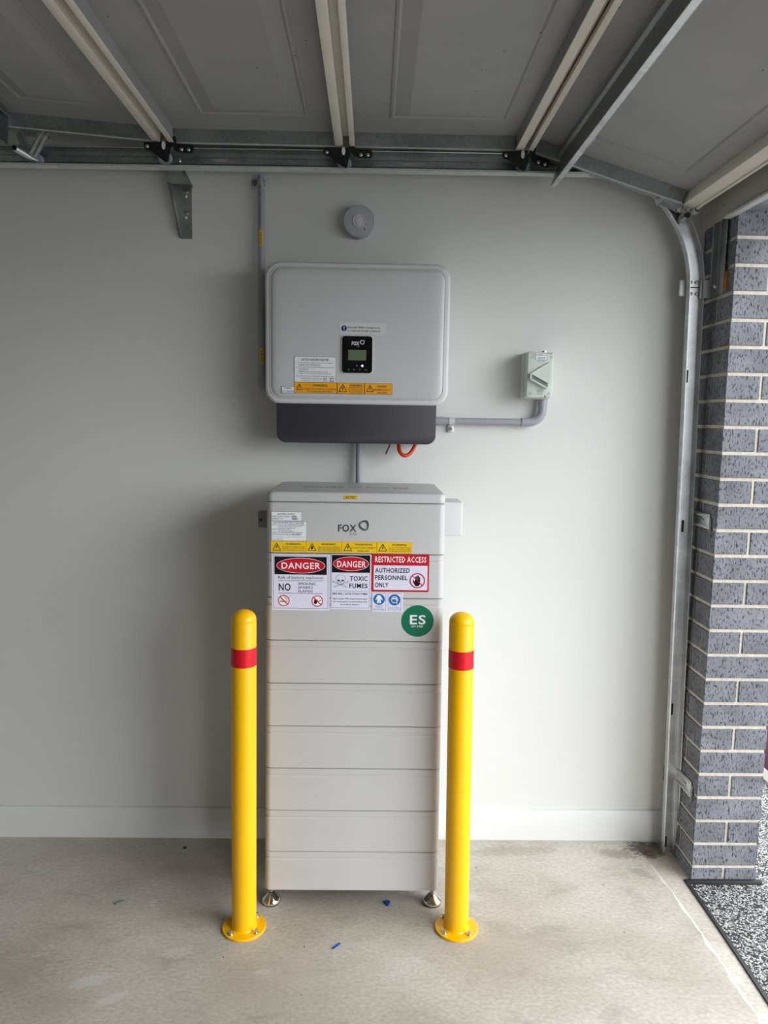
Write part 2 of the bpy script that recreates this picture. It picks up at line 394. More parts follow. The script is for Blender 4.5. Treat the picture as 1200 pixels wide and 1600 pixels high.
class Sticker:
    """a thin printed label lying on an upright plane y=Y; sizes are written in photo pixels around an anchor"""
    def __init__(s, cx, cy, Y, sx=None):
        s.mb = MB(); s.Y = Y; s.cx, s.cy = cx, cy; a = at(cx, cy, 'y', Y); b_ = at(cx+10, cy, 'y', Y)
        s.o = a; s.k = (b_-a).length/10
    def P(s, x, y, l=0): return (s.o.x+(x-s.cx)*s.k, s.Y-.0006-.00025*l, s.o.z-(y-s.cy)*s.k)
    def poly(s, pts, m, l=0):
        v = [s.P(x, y, l) for x, y in pts]; s.mb.add(v, [tuple(range(len(v)))], m); return s
    def rect(s, x0, y0, x1, y1, m, l=0, r=0):
        return s.poly(rrect(x0, x1, y0, y1, r, 4) if r else [(x0, y0), (x1, y0), (x1, y1), (x0, y1)], m, l)
    def slab(s, x0, y0, x1, y1, m, r=0):
        p = rrect(x0, x1, y0, y1, r, 5) if r else [(x0, y0), (x1, y0), (x1, y1), (x0, y1)]
        a = [s.P(x, y) for x, y in p]; b_ = [(q[0], s.Y+.0002, q[2]) for q in a]
        s.mb.loft([b_, a], m); return s
    def frame(s, x0, y0, x1, y1, t, m, l=0):
        for a in ((x0, y0, x1, y0+t), (x0, y1-t, x1, y1), (x0, y0+t, x0+t, y1-t), (x1-t, y0+t, x1, y1-t)): s.rect(*a, m, l)
        return s
    def ell(s, cx, cy, rx, ry, m, l=0, n=32):
        return s.poly([(cx+rx*math.cos(2*math.pi*i/n), cy+ry*math.sin(2*math.pi*i/n)) for i in range(n)], m, l)
    def ring(s, cx, cy, r, t, m, l=0, n=32, ry=None):
        ry = ry or r; v = []; f = []
        for i in range(n):
            a = 2*math.pi*i/n
            v += [s.P(cx+r*math.cos(a), cy+ry*math.sin(a), l), s.P(cx+(r-t)*math.cos(a), cy+(ry-t)*math.sin(a), l)]
        for i in range(n):
            j = (i+1) % n; f.append((2*i, 2*j, 2*j+1, 2*i+1))
        s.mb.add(v, f, m); return s
    def line(s, x0, y0, x1, y1, t, m, l=0):
        d = math.hypot(x1-x0, y1-y0); nx, ny = -(y1-y0)/d*t/2, (x1-x0)/d*t/2
        return s.poly([(x0+nx, y0+ny), (x1+nx, y1+ny), (x1-nx, y1-ny), (x0-nx, y0-ny)], m, l)
    def pline(s, pts, t, m, l=0):
        for a, b_ in zip(pts, pts[1:]): s.line(*a, *b_, t, m, l)
        return s
    def text(s, t, x0, y0, x1, y1, m='ink', l=2, bold=0):
        v, f = text_mesh(t, bold)
        s.mb.add([s.P(x0+a[0]*(x1-x0), y1-a[1]*(y1-y0), l) for a in v], f, m); return s
    def warn(s, cx, y0, w_, m='ink', l=1, bolt=True):
        h_ = w_*.9
        tri = [(cx-w_/2, y0+h_), (cx+w_/2, y0+h_), (cx, y0)]
        s.pline(tri+[tri[0]], w_*.085, m, l)
        s.poly([(cx+.03*w_, y0+.28*h_), (cx-.14*w_, y0+.62*h_), (cx-.01*w_, y0+.58*h_), (cx-.08*w_, y0+.88*h_), (cx+.14*w_, y0+.50*h_), (cx+.01*w_, y0+.54*h_), (cx+.12*w_, y0+.28*h_)], m, l)
        return s
    def done(s, name, parent, label=None): return s.mb.build(name, parent, smooth=0, label=label)

# ================================================================== STRUCTURE
XC = 1.1513            # corner of the brick pier
# floor slab: level garage floor, slight fall past the door line, chalky ridge between
mb = MB()
def xr(y): return 1.067-.058*math.exp(y/.33)
ysl = [-.025*i for i in range(45)]+[-1.3, -2, -3, -4, -5, -5.6]
def cw(y): return min(1, max(.05, (-y-.06)/.45))*(1+.5*math.sin(y*61))
def wig(y, k): return .0035*math.sin(y*37+k)+.0025*math.sin(y*83+2*k)
for a, b_ in zip(ysl, ysl[1:]):
    for (f0, z0, f1, z1, m) in (
        (lambda y: -5.0, 0, lambda y: xr(y)-.003*cw(y)+wig(y, 1), 0, 'conc'),
        (lambda y: xr(y)-.003*cw(y)+wig(y, 1), 0, lambda y: xr(y)+.0015*cw(y)+wig(y, 1)*.8, -.001, 'concw'),
        (lambda y: xr(y)+.0015*cw(y)+wig(y, 1)*.8, -.001, lambda y: xr(y)+.012, -.010, 'conc'),
        (lambda y: xr(y)+.012, -.010, lambda y: 1.128, -.016, 'conc'),
        (lambda y: 1.128, -.016, lambda y: 1.128, -.12, 'conc')):
        mb.add([(f0(a), a, z0), (f1(a), a, z1), (f1(b_), b_, z1), (f0(b_), b_, z0)], [(0, 1, 2, 3)], m)
mb.box(-5, 1.127, -5.6, 0, -.12, -.05, 'conc'); mb.box(1.128, 1.152, -.236, 0, -.12, -.0155, 'conc')
mb.build('floor', kind='structure', smooth=0)
MB().box(-5.1, 1.1505, 0, .1, -.12, 2.75, 'wall').build('wall_back', kind='structure')
MB().box(-5.1, -5, -5.6, 0, -.12, 2.75, 'wall').build('wall_left', kind='structure')
MB().box(-5.1, 1.38, -5.7, -5.6, -.12, 2.75, 'wall').build('wall_front', kind='structure')
MB().box(-5.1, 1.38, -5.7, .1, 2.75, 2.85, 'ceil').build('ceiling', kind='structure')
# bulkhead above the opening: plasterboard, pale lower trim, steel lintel under it, outer brickwork
mb = MB()
mb.box(1.135, 1.165, -5.6, -.001, 2.262, 2.75, 'beige')
mb.box(1.17, 1.37, -5.6, 0, 2.275, 2.75, 'brick')
mb.build('wall_right', kind='structure')
MB().box(1.126, 1.150, -5.55, -.19, 2.252, 2.262, 'skirt', .002).build('trim_1', kind='structure')
MB().box(1.152, 1.385, -5.6, -.02, 2.266, 2.272, 'galvb').build('trim_2', kind='structure')
# unseen far end of the opening, added to cut the light bouncing inside
MB().box(1.1513, 1.381, -5.6, -3.20, -.05, 2.262, 'brick').build('wall_right_unseen_end', kind='structure')
# skirting
mb = MB(); mb.prism([(-.0, 0.0), (-.014, 0.0), (-.014, .110), (-.009, .119), (-.0, .121)], 'x', -5, 1.13, 'skirt')
mb.build('baseboard_back', kind='structure')
# pier: mortar core and individual brick faces in one mesh
mb = MB(); PW = .23; Z0 = .036-.086
mb.box(XC+.004, XC+PW-.004, -.231, .30, -.06, 2.264, 'mortar')
zs = [Z0+.086*k for k in range(27)]
for k, z in enumerate(zs):
    z0, z1 = z+.006, z+.080
    if k == 0: z0 = -.022
    j = lambda: random.uniform(-.0012, .0012)
    if k % 2 == 1:      # full brick to the opening, header end to the garage
        mb.box(XC+j(), XC+PW+j(), -.235+j(), -.125, z0, z1, 'brick', .0012, 1)
        mb.box(XC+j(), XC+PW, -.115, .110, z0, z1, 'brick', .0012, 1)
        mb.box(XC, XC+PW, .12, .30, z0, z1, 'brick', .0012, 1)
    else:               # two half bricks to the opening, stretcher to the garage
        mb.box(XC+j(), XC+.110, -.235+j(), -.005, z0, z1, 'brick', .0012, 1)
        mb.box(XC+.120, XC+PW+j(), -.235+j(), -.005, z0, z1, 'brick', .0012, 1)
        mb.box(XC, XC+PW, .005, .30, z0, z1, 'brick', .0012, 1)
mb.build('brick_pier', kind='structure', smooth=30)
# ground outside and black joint strips
MB().box(1.14, 12, -12, 8, -.16, -.022, 'agg').build('driveway', kind='structure')
mb = MB()
pts = [(1.134+.002*math.sin(y*9), y) for y in [-.235-.1*i for i in range(54)]]
for (a, ya), (b_, yb_) in zip(pts, pts[1:]):
    mb.add([(a-.007, ya, -.010), (a+.007, ya, -.013), (b_+.007, yb_, -.013), (b_-.007, yb_, -.010), (a-.007, ya, -.06), (b_-.007, yb_, -.06), (a+.007, ya, -.06), (b_+.007, yb_, -.06)],
           [(0, 1, 2, 3), (0, 3, 5, 4), (1, 6, 7, 2)], 'vinylblack')
mb.build('trim_3', kind='structure')
MB().box(1.128, 1.40, -.250, -.236, -.03, -.008, 'vinylblack', .003).build('trim_4', kind='structure')

# ================================================================== OVERHEAD DOOR
DW = 3.05                       # width of the door along the opening
door = thing('garage_door', (0, -2.5, 2.5), 'open grey sectional garage door lying overhead, cream rails between its embossed panels', 'garage door')
YE = -.122                      # wall-side end of the panels
def panel(x0, z0, ang, length, rects, strut=None, mirror=False):
    """panel hangs from (x0,z0) and runs toward +x turned down by ang; u along, w below the skin"""
    c, s_ = math.cos(ang), math.sin(ang)
    T = lambda p: Vector((x0+p.x*c-p.z*s_, p.y, z0-p.x*s_-p.z*c))     # p=(u,y,w)
    mb = MB()
    mb.box(0, length, YE-DW, YE, -.008, 0, 'skin', T=T)
    for (u0, u1) in rects:
        y = YE-.125
        while y-.9 > YE-DW:
            y1 = y-.92
            prof = [(0, .0), (.003, .004), (.010, .006), (.016, .001), (.060, .012), (.064, .012)]
            loops = []
            for ins, wv in prof:
                loops.append([tuple(T(Vector(q))) for q in ((u0+ins, y-ins, wv), (u1-ins, y-ins, wv), (u1-ins, y1+ins, wv), (u0+ins, y1+ins, wv))])
            mb.loft(loops, 'skin'); y = y1-.16
    po_ = mb.build('door_panel', door, smooth=0)
    # galvanised end channel: upright web and lower flange turned to the wall
    e = MB()
    e.box(.012, length-.03, YE, YE+.002, -.005, .046, 'galv', T=T)
    e.box(.012, length-.03, YE, YE+.030, .044, .046, 'galv', T=T)
    e.box(.012, length-.03, YE-.003, YE, .043, .0475, 'zinc', T=T)  # pale strip paints the light caught along the flange edge
    e.build('end_stile', po_, label='galvanised end channel')
    for k in range(1, 4):       # intermediate upright straps far along the door
        s2 = MB(); yy = YE-DW*k/4-.35
        s2.box(.02, length-.03, yy-.03, yy+.03, .0, .004, 'galv', T=T); s2.build('panel_strap', po_)
    return T, po_
def ridge(Tl, Tr, name='rail'): pass
PA = R_(4.3); PB = R_(16.8)
T1, P1 = panel(-.672-.585*math.cos(PA), 2.517+.585*math.sin(PA), PA, .582, [(.155, .435)])
T2, P2 = panel(-.670, 2.517, 0, .582, [(.122, .462)])
T3, P3 = panel(-.084, 2.517, 0, .586, [(.122, .488)])
T4, P4 = panel(.505, 2.517, PB, .575, [(.10, .495)])
# cream rolled edges of the panels along each joint
def rail(T, u0, u1, w1, parent, outer):
    mb = MB(); m_ = (u0+u1)/2; ya, yb = YE-DW, YE-.006
    a_, b_ = ((u0+.003, m_), (m_, u1)) if outer < 0 else ((m_, u1-.003), (u0, m_))
    mb.box(a_[0], a_[1], ya, yb, -.001, w1-.004, 'skin', T=T); mb.box(b_[0], b_[1], ya, yb, -.001, w1-.003, 'cream', T=T)
    mb.box(u0, u1, ya, yb, w1-.005, w1, 'cream', .0015, 2, T=T)
    return mb.build('panel_edge', parent, label='cream rolled panel edge')
for Ta, Pa, La, Tb, Pb in ((T1, P1, .585, T2, P2), (T2, P2, .586, T3, P3), (T3, P3, .589, T4, P4)):
    rail(Ta, La-.052, La-.026, .047, Pa, -1)
    mb = MB(); mb.box(La-.028, La-.004, YE-DW, YE-.006, .004, .014, 'cream', T=Ta); mb.build('panel_joint', Pa, label='cream groove between panels')
    rail(Tb, .004 if Tb is T4 else -.004, .020 if Tb is T4 else .013, .047, Pb, 1)
# bottom rail with rubber seal
mb = MB(); mb.box(.552, .592, YE-DW, YE+.03, -.004, .044, 'cream', .002, 2, T=T4)
mb.build('bottom_rail', P4, label='cream bottom rail of the door')
mb = MB(); mb.box(.592, .600, YE-DW, YE+.03, .036, .050, 'cream', .003, 2, T=T4)
mb.box(.594, .612, YE-DW, YE+.02, .004, .034, 'rubber', .004, 2, T=T4); mb.build('bottom_seal', P4)
# stiffening struts
def strut(T, u, d, y1, parent, s=1):
    mb = MB()
    mb.box(u, u+.002, YE-DW, y1, .0, d, 'galvd', T=T)  # web in darker steel, shade of its unlit side put into the colour
    mb.box(u, u+s*.016, YE-DW, y1, d-.002, d, 'galvb', T=T)
    mb.box(u+s*.016, u+s*.018, YE-DW, y1, d-.012, d, 'galv', T=T)
    mb.box(u-s*.004, u+s*.062, YE-DW, y1, .004, .007, 'galvb', T=T)
    mb.box(u-s*.012, u, YE-DW, y1, .020, .022, 'galvb', T=T)
    mb.box(u-s*.014, u-s*.012, YE-DW, y1, .020, .030, 'galv', T=T)
    return mb.build('strut', parent, label='galvanised stiffening strut')
strut(T4, .116, .116, -.09, P4)
strut(T1, .075, .105, -.14, P1, -1)

def px2(px, py, y): a = at(px, py, 'y', y); return (a.x, a.z)
def hinge(cx, cy, tilt):
    """two part nylon end hinge, shape given around photo point (cx,cy) at the panel ends"""
    k = (at(610, cy, 'y', -.130)-at(600, cy, 'y', -.130)).length/10; o = at(cx, cy, 'y', -.130)
    def Q(pts, t=0):
        r = []
        for x, y in pts:
            X = x*math.cos(t)-y*math.sin(t); Y = x*math.sin(t)+y*math.cos(t)
            r.append((o.x+X*k, o.z-Y*k))
        return r
    a = MB()
    a.prism(Q([(-35, -7), (-14, -8), (4, -9), (3, 1), (2, 19), (-5, 20), (-26, 4), (-33, 3), (-36, -2)]), 'y', -.126, -.133, 'hinge')
    a.prism(Q([(5, -17), (13, -17), (14, -7), (38, -6), (41, -3), (41, 3), (38, 6), (20, 6), (12, 3), (8, -3), (4, -5)], tilt), 'y', -.127, -.133, 'hinge')
    a.prism(Q([(-6, 0), (8, -4), (1, 22), (-3, 22)]), 'y', -.133, -.139, 'hinge')
    h = a.build('end_hinge', door, label='black nylon end hinge')
    b_ = MB()
    for x, y, t in ((-30, -1, 0), (23, 2, tilt), (34, 2, tilt)):
        q = Q([(x, y)], t)[0]; b_.lathe((q[0], -.133, q[1]), [(.0055, 0), (.0055, .003), (.003, .005), (0, .005)], 'steel', 12, (0, -1, 0))
    b_.build('screw', h)
    c = MB(); q = Q([(-4, -2)])[0]
    c.prism([(q[0]+.006*math.cos(t/8*math.pi)+0, q[1]+.013*math.sin(t/8*math.pi)) for t in range(16)], 'y', -.138, -.1415, 'lab')
    c.build('slot_insert', h)
    rl = MB(); c_ = at(cx-3, cy+17, 'y', -.085); q = (c_.x, c_.z)
    rl.lathe((q[0], -.092, q[1]), [(.008, 0), (.021, 0), (.0235, .003), (.0235, .012), (.021, .015), (.017, .0155), (.016, .012), (.008, .012)], 'nylon', 28, (0, 1, 0))
    rl.cyl((q[0], -.075, q[1]), (q[0], -.132, q[1]), .005, 'steel', 12)
    rl.build('roller', h, label='grey roller wheel')
hinge(261, 231, 0.02); hinge(541, 240, 0); hinge(820, 245, R_(16))

# top bracket with its roller, at the upper left end of the door
tb = MB()
def bar(mbx, p, q, w_, y0, y1, m):
    (x0, z0), (x1, z1) = px2(*p, -.12), px2(*q, -.12); d = math.hypot(x1-x0, z1-z0); nx, nz = -(z1-z0)/d*w_/2, (x1-x0)/d*w_/2
    mbx.prism([(x0+nx, z0+nz), (x1+nx, z1+nz), (x1-nx, z1-nz), (x0-nx, z0-nz)], 'y', y0, y1, m)
bar(tb, (66, 208), (47, 243), .034, -.110, -.113, 'galvb')
bar(tb, (62, 207), (44, 241), .004, -.113, -.119, 'steel'); bar(tb, (70, 210), (52, 244), .004, -.113, -.119, 'steel')
bar(tb, (27, 205), (41, 235), .022, -.112, -.116, 'galv')
bar(tb, (33, 203), (46, 232), .006, -.116, -.122, 'steel')
bar(tb, (24, 205), (76, 211), .012, -.105, -.112, 'galv')
tbo = tb.build('top_bracket', door, label='galvanised top bracket with two arms')
q = MB(); a = px2(28, 235, -.13); b_ = px2(54, 249, -.10)
q.cyl((a[0], -.150, a[1]), (b_[0], -.085, b_[1]), .011, 'galvb', 16); q.cyl((a[0], -.152, a[1]), (a[0], -.157, a[1]), .007, 'black', 12)
q.build('roller_sleeve', tbo)
q = MB(); q.lathe((b_[0], -.092, b_[1]), [(.008, 0), (.021, 0), (.0235, .003), (.0235, .012), (.021, .015), (.017, .0155), (.016, .012), (.008, .012)], 'nylon', 28, (0, 1, 0)); q.build('roller', tbo)
q = MB()
for p in ((24, 207), (30, 204), (69, 208), (76, 211)):
    c = px2(*p, -.115); q.cyl((c[0], -.11, c[1]), (c[0], -.122, c[1]), .0055, 'steel', 8)
q.build('bolt', tbo)

# bottom corner bracket of the last panel
bb = MB()
pl_ = [px2(*p, -.10) for p in ((1032, 307), (1075, 322), (1090, 331), (1083, 338), (1062, 333), (1050, 328), (1028, 318))]
bb.prism(pl_, 'y', -.098, -.102, 'galv')
pl_ = [px2(*p, -.10) for p in ((1024, 314), (1034, 306), (1039, 310), (1027, 321))]
bb.prism(pl_, 'y', -.094, -.110, 'galvb')
bbo = bb.build('bottom_bracket', door, label='galvanised bottom corner bracket')
q = MB()
c = px2(1087, 328, -.11); q.cyl((c[0], -.10, c[1]), (c[0], -.125, c[1]), .013, 'zinc', 20); q.cyl((c[0], -.125, c[1]), (c[0], -.128, c[1]), .0095, 'black', 14)
q.cyl((c[0], -.128, c[1]), (c[0], -.136, c[1]), .0065, 'zinc', 14)
for p, r in (((1059, 329), .006), (1074, 328) and ((1074, 328), .005), ((1069, 325), .004)):
    c = px2(*p, -.105); q.cyl((c[0], -.10, c[1]), (c[0], -.112, c[1]), r, 'steel', 10)
q.build('bolt', bbo)
q = MB(); c = px2(1068, 340, -.10)
q.lathe((c[0], -.098, c[1]), [(.006, 0), (.014, 0), (.016, .003), (.016, .012), (.014, .015), (.012, .0155), (.011, .012), (.006, .012)], 'galv', 28, (0, 1, 0))
q.cyl((c[0], -.07, c[1]), (c[0], -.130, c[1]), .006, 'steel', 12); q.cyl((c[0], -.128, c[1]), (c[0], -.133, c[1]), .009, 'black', 12)
q.build('roller', bbo)

# ================================================================== DOOR TRACK
trk = thing('door_track', (1.12, -.08, 0), 'galvanised door track running along the wall top, curving down beside the brick pier', 'door track')
# path of the track centre (x,z), then the upright, which leans a little as in the photo
CURX, CURZ = .715, 2.430
path = [(-5.0+.6*i, 2.402+(CURX-.0)*0+.0112*((-5.0+.6*i)+1.24)/1.8+.027) for i in range(9)]
path = [(x, z) for x, z in path if x < CURX-.05] + [(.60, 2.4382), (.70, 2.4385), (.78, 2.437)]
top = (1.0905, 2.050); bot = (1.130, .004)
import itertools
# ease from level to upright with a circular arc
for i in range(0, 13):
    a = R_(26+64*i/12); path.append((.669+.4215*math.sin(a), 2.050+.4215*math.cos(a)))
for i in range(1, 9):
    t = i/8; path.append((top[0]+(bot[0]-top[0])*t, top[1]+(bot[1]-top[1])*t))
def track(prof, m, name, sel, label=None):
    """prof: closed section polygon (s across the path, + is the outer side, y)"""
    P_ = path[sel]; loops = []
    for i, p in enumerate(P_):
        a = Vector(P_[max(i-1, 0)]); b_ = Vector(P_[min(i+1, len(P_)-1)]); t = (b_-a).normalized(); n_ = Vector((-t.y, t.x))  # left of travel = up/outer
        loops.append([(p[0]+n_.x*s, y, p[1]+n_.y*s) for s, y in prof])
    mb = MB(); mb.loft(loops, m); return mb.build(name, trk, smooth=24, label=label)
TH = .029; YB = -.072
# C section: web on the wall side, inner (lower) flange, outer (upper) flange with a curled lip
sec = [(-TH, YB), (-TH, YB-.026), (-TH+.005, YB-.031), (-TH+.0065, YB-.031), (-TH+.002, YB-.025), (-TH+.002, YB-.002), (-.012, YB-.002), (-.009, YB-.0045), (.009, YB-.0045), (.012, YB-.002),
       (TH-.004, YB-.002), (TH-.002, YB-.020), (TH+.001, YB-.030), (TH-.001, YB-.034), (TH+.001, YB-.036), (TH+.005, YB-.030), (TH, YB-.020), (TH, YB)]
nh = len([p for p in path if p[0] < .79])
track(sec, 'galv', 'horizontal_rail', slice(0, nh+1), 'level galvanised rail')
mb = MB()
for (xa, za), (xb, zb_) in zip(path[:nh], path[1:nh]):
    mb.loft([[(x, y, z-TH+d) for y, d in ((YB-.034, -.0012), (YB-.034, .005), (YB-.0325, .005), (YB-.0325, .0006), (YB, .0006), (YB, -.0012))] for x, z in ((xa, za), (xb, zb_))], 'zinc')  # overlay strip, its pale colour paints floor light onto the lip
mb.build('lit_rail_lip', trk, label='lower lip of the level rail, coloured bright as if lit from below')
TH = .0240
sec = [(-TH, YB), (-TH, YB-.020), (-TH+.003, YB-.024), (-TH+.0045, YB-.024), (-TH+.002, YB-.019), (-TH+.002, YB-.002),
       (TH-.004, YB-.002), (TH-.002, YB-.018), (TH, YB-.026), (TH-.001, YB-.029), (TH+.001, YB-.030), (TH+.003, YB-.026), (TH, YB-.018), (TH, YB)]
track(sec, 'galvb', 'upright_rail', slice(nh, None), 'curved and upright galvanised rail')
# slots in the upright
for px, py in ((1073.5, 588), (1067, 822), (1050, 1108), (1040, 1315)):
    sl = MB(); c = at(px, py, 'y', YB-.005); sl.prism(rrect(c.x-.004, c.x+.004, c.z-.022, c.z+.022, .004, 3), 'y', YB-.004, YB-.0053, 'black'); sl.build('slot', trk)
sl = MB()
c = at(343, 251, 'y', YB-.005); sl.prism(rrect(c.x-.02, c.x+.02, c.z-.004, c.z+.004, .004, 3), 'y', YB-.004, YB-.0055, 'beige'); sl.build('slot', trk); sl = MB()
c = at(639, 257, 'y', YB-.005); sl.prism(rrect(c.x-.02, c.x+.02, c.z-.004, c.z+.004, .004, 3), 'y', YB-.004, YB-.0055, 'beige')
sl.build('slot', trk)
# splice where curve meets upright
sp = MB()
for py in (441, 459):
    for px in (1079, 1089):
        c = at(px, py, 'y', YB-.006); sp.lathe((c.x, YB-.004, c.z), [(.006, 0), (.006, .003), (.003, .005), (0, .005)], 'steel', 12, (0, -1, 0))
c0 = at(1075, 449, 'y', YB-.006); c1 = at(1093, 450, 'y', YB-.006)
sp.box(c0.x, c1.x, YB-.0045, YB-.0055, c0.z-.0015, c0.z+.0015, 'black')
sp.build('splice_bolts', trk)
cl = MB()
a = at(1062, 438, 'y', -.06); b_ = at(1071, 463, 'y', -.06)
cl.box(a.x, b_.x, -.066, -.058, b_.z, a.z, 'zinc', .002)
cl.box(b_.x, b_.x+.035, -.062, -.058, b_.z+.002, a.z-.002, 'galvd')
for zz in (a.z-.012, b_.z+.012): cl.cyl((b_.x+.004, -.058, zz), (b_.x+.004, -.078, zz), .005, 'galvd', 8)
a = at(1094, 437, 'y', -.09); b_ = at(1107, 465, 'y', -.09)
cl.box(a.x+.004, 1.147, -.088, -.084, b_.z, a.z, 'zinc', .001)
cl.build('splice_plate', trk, label='bright zinc splice plate')
# clips to the brickwork
for (y0, y1, z0, z1) in ((-.055, -.190, 1.236, 1.288), (-.060, -.192, .272, .330)):
    c = MB()
    c.box(1.1465, 1.1495, y1, y0, z0, z1, 'galvb', .001); c.box(1.1445, 1.1465, y1+.01, y0, z0+.003, z0+.011, 'zinc', .002); c.box(1.1435, 1.1465, y1+.01, y0, z1-.012, z1-.004, 'zinc', .002)
    c.box(1.10, 1.149, y0-.003, y0, z0, z1, 'galvd', .001)
    c.box(1.1475, 1.1505, y1+.003, y1-.012, z0-.012, z1-.01, 'galvd', .001)
    c.lathe((1.1465, (y0+y1)/2-.02, (z0+z1)/2), [(.008, 0), (.008, .004), (0, .006)], 'steel', 12, (-1, 0, 0))
    c.build('brick_clip', trk, label='galvanised clip fixed to the brick pier')
# hanger bracket under the level rail
hb = MB()
Q = lambda pts, y: [px2(px, py, y) for px, py in pts]
hb.prism(Q([(261, 258), (284, 258), (299, 288), (300, 373), (284, 373), (279, 370), (268, 300), (262, 284)], -.006), 'y', -.002, -.005, 'galv')
hb.prism(Q([(262, 258), (284, 258), (300, 289), (267, 287), (262, 284)], -.04), 'y', -.042, -.045, 'galv')
fl = [at(264, 286, 'y', -.03), at(282, 370, 'y', -.01)]
hb.add([(fl[0].x, -.045, fl[0].z), (fl[0].x+.004, -.005, fl[0].z), (fl[1].x+.004, -.004, fl[1].z), (fl[1].x, -.020, fl[1].z), (fl[0].x+.002, -.045, fl[0].z), (fl[1].x+.002, -.020, fl[1].z)], [(0, 1, 2, 3), (4, 1, 2, 5)], 'galvb')
a = at(261, 258, 'y', -.05); b_ = at(284, 258, 'y', -.05)
hb.box(a.x, b_.x, -.073, -.002, a.z-.022, a.z-.018, 'galv')
hb.add([(b_.x+.002, -.066, b_.z), (b_.x+.035, -.045, b_.z-.065), (b_.x+.025, -.005, b_.z-.065), (b_.x-.002, -.004, b_.z)], [(0, 1, 2, 3)], 'galvb')
h = hb.build('hanger_bracket', trk, label='tapered galvanised wall bracket')
for py in (300, 333):
    s2 = MB(); c = at(291, py, 'y', -.006); s2.lathe((c.x, -.005, c.z), [(.008, 0), (.008, .004), (.005, .006), (0, .006)], 'galvd', 8, (0, -1, 0))
    s2.prism(rrect(c.x-.004, c.x+.004, c.z-.020, c.z-.010, .004, 3), 'y', -.005, -.0058, 'lab'); s2.build('screw', h)
s2 = MB(); c = at(280, 252, 'y', YB); s2.lathe((c.x, YB-.004, c.z), [(.008, 0), (.008, .004), (.005, .006), (0, .006)], 'steel', 10, (0, -1, 0)); s2.build('screw', h)

# steel angle fixed on the pier beside the track
ang = thing('steel_angle', (1.145, -.14, 2.03), 'upright galvanised steel angle bolted to the brick pier under the door edge', 'steel angle')
mb = MB(); mb.box(1.1405, 1.1435, -.185, -.092, 2.020, 2.52, 'galvd', .001); mb.box(1.1370, 1.1435, -.095, -.092, 2.020, 2.50, 'galvb', .001)  # narrow pale strip paints the highlight of the rounded edge
mb.box(1.139, 1.1405, -.150, -.136, 2.020, 2.52, 'galv'); mb.build('angle_bar', ang)
mb = MB(); mb.lathe((1.1405, -.165, 2.30), [(.008, 0), (.008, .004), (.004, .007), (0, .007)], 'steel', 12, (-1, 0, 0)); mb.build('bolt', ang)
mb = MB(); mb.lathe((1.1405, -.13, 2.052), [(.008, 0), (.008, .004), (.004, .007), (0, .007)], 'steel', 12, (-1, 0, 0)); mb.build('bolt', ang)
mb = MB(); mb.box(1.1437, 1.1505, -.196, -.105, 2.026, 2.088, 'timber', .001); mb.build('packer', ang, label='orange timber packer behind the angle')

# ================================================================== INVERTER
IY = -.185
inv = thing('solar_inverter', (-.055, 0, 1.51), 'white wall mounted solar inverter with dark grey base and small screen', 'inverter')
X0, X1, ZB, ZT = -.3595, .2495, 1.6375, 2.0975
mb = MB()
def rl(x0, x1, z0, z1, r, y): return [(x, y, z) for x, z in rrect(x0, x1, z0, z1, r, 8)]
L_ = [rl(X0+.012, X1-.012, ZB+.012, ZT-.012, .040, -.045), rl(X0+.004, X1-.004, ZB+.004, ZT-.004, .046, -.060), rl(X0, X1, ZB, ZT, .05, -.085), rl(X0, X1, ZB, ZT, .05, IY+.024)]
for k in range(1, 5):
    t = k/4*math.pi/2; d = .010*(1-math.cos(t)); L_.append(rl(X0+d, X1-d, ZB+d, ZT-d, .05-d*.5, IY+.024-.014*math.sin(t)))
mb.loft(L_, 'invrim'); mb.build('housing', inv, label='white inverter housing')
mb = MB(); L_ = []
g0 = .020
L_.append(rl(X0+g0-.004, X1-g0+.004, ZB+g0-.004, ZT-g0+.004, .036, IY+.012))
L_.append(rl(X0+g0-.002, X1-g0+.002, ZB+g0-.002, ZT-g0+.002, .036, IY+.0075))
for d, yy in ((0, .0085), (.004, .0045), (.012, .0022), (.025, .0009), (.045, .0)): L_.append(rl(X0+g0+d, X1-g0-d, ZB+g0+d, ZT-g0-d, max(.036-d*.4, .012), IY+yy))
mb.loft(L_, 'inv'); mb.build('front_cover', inv, label='smooth light grey front cover')
mb = MB(); L_ = []
bx0, bx1, bz0, bz1 = -.3225, .2120, 1.5095, 1.660
def lowp(d, y):
    r = .030; p = []
    for cx, cz, a0 in ((bx1-d-r, bz0+d+r, 270), ):
        for i in range(9): a = R_(a0+90*i/8); p.append((cx+r*math.cos(a), y, cz+r*math.sin(a)))
    p += [(bx1-d, y, bz1), (bx0+d, y, bz1)]
    for i in range(9): a = R_(180+90*i/8); p.append((bx0+d+r+r*math.cos(a), y, bz0+d+r+r*math.sin(a)))
    return p
mb.loft([lowp(.0, -.02), lowp(0, IY+.022), lowp(.0015, IY+.0175), lowp(.005, IY+.016)], 'dark'); mb.build('base_cover', inv, label='dark grey lower cover')
mb = MB(); mb.box(-.25, .14, -.046, -.001, 1.75, 2.02, 'steel'); mb.build('wall_bracket', inv)
SY = IY-.0002
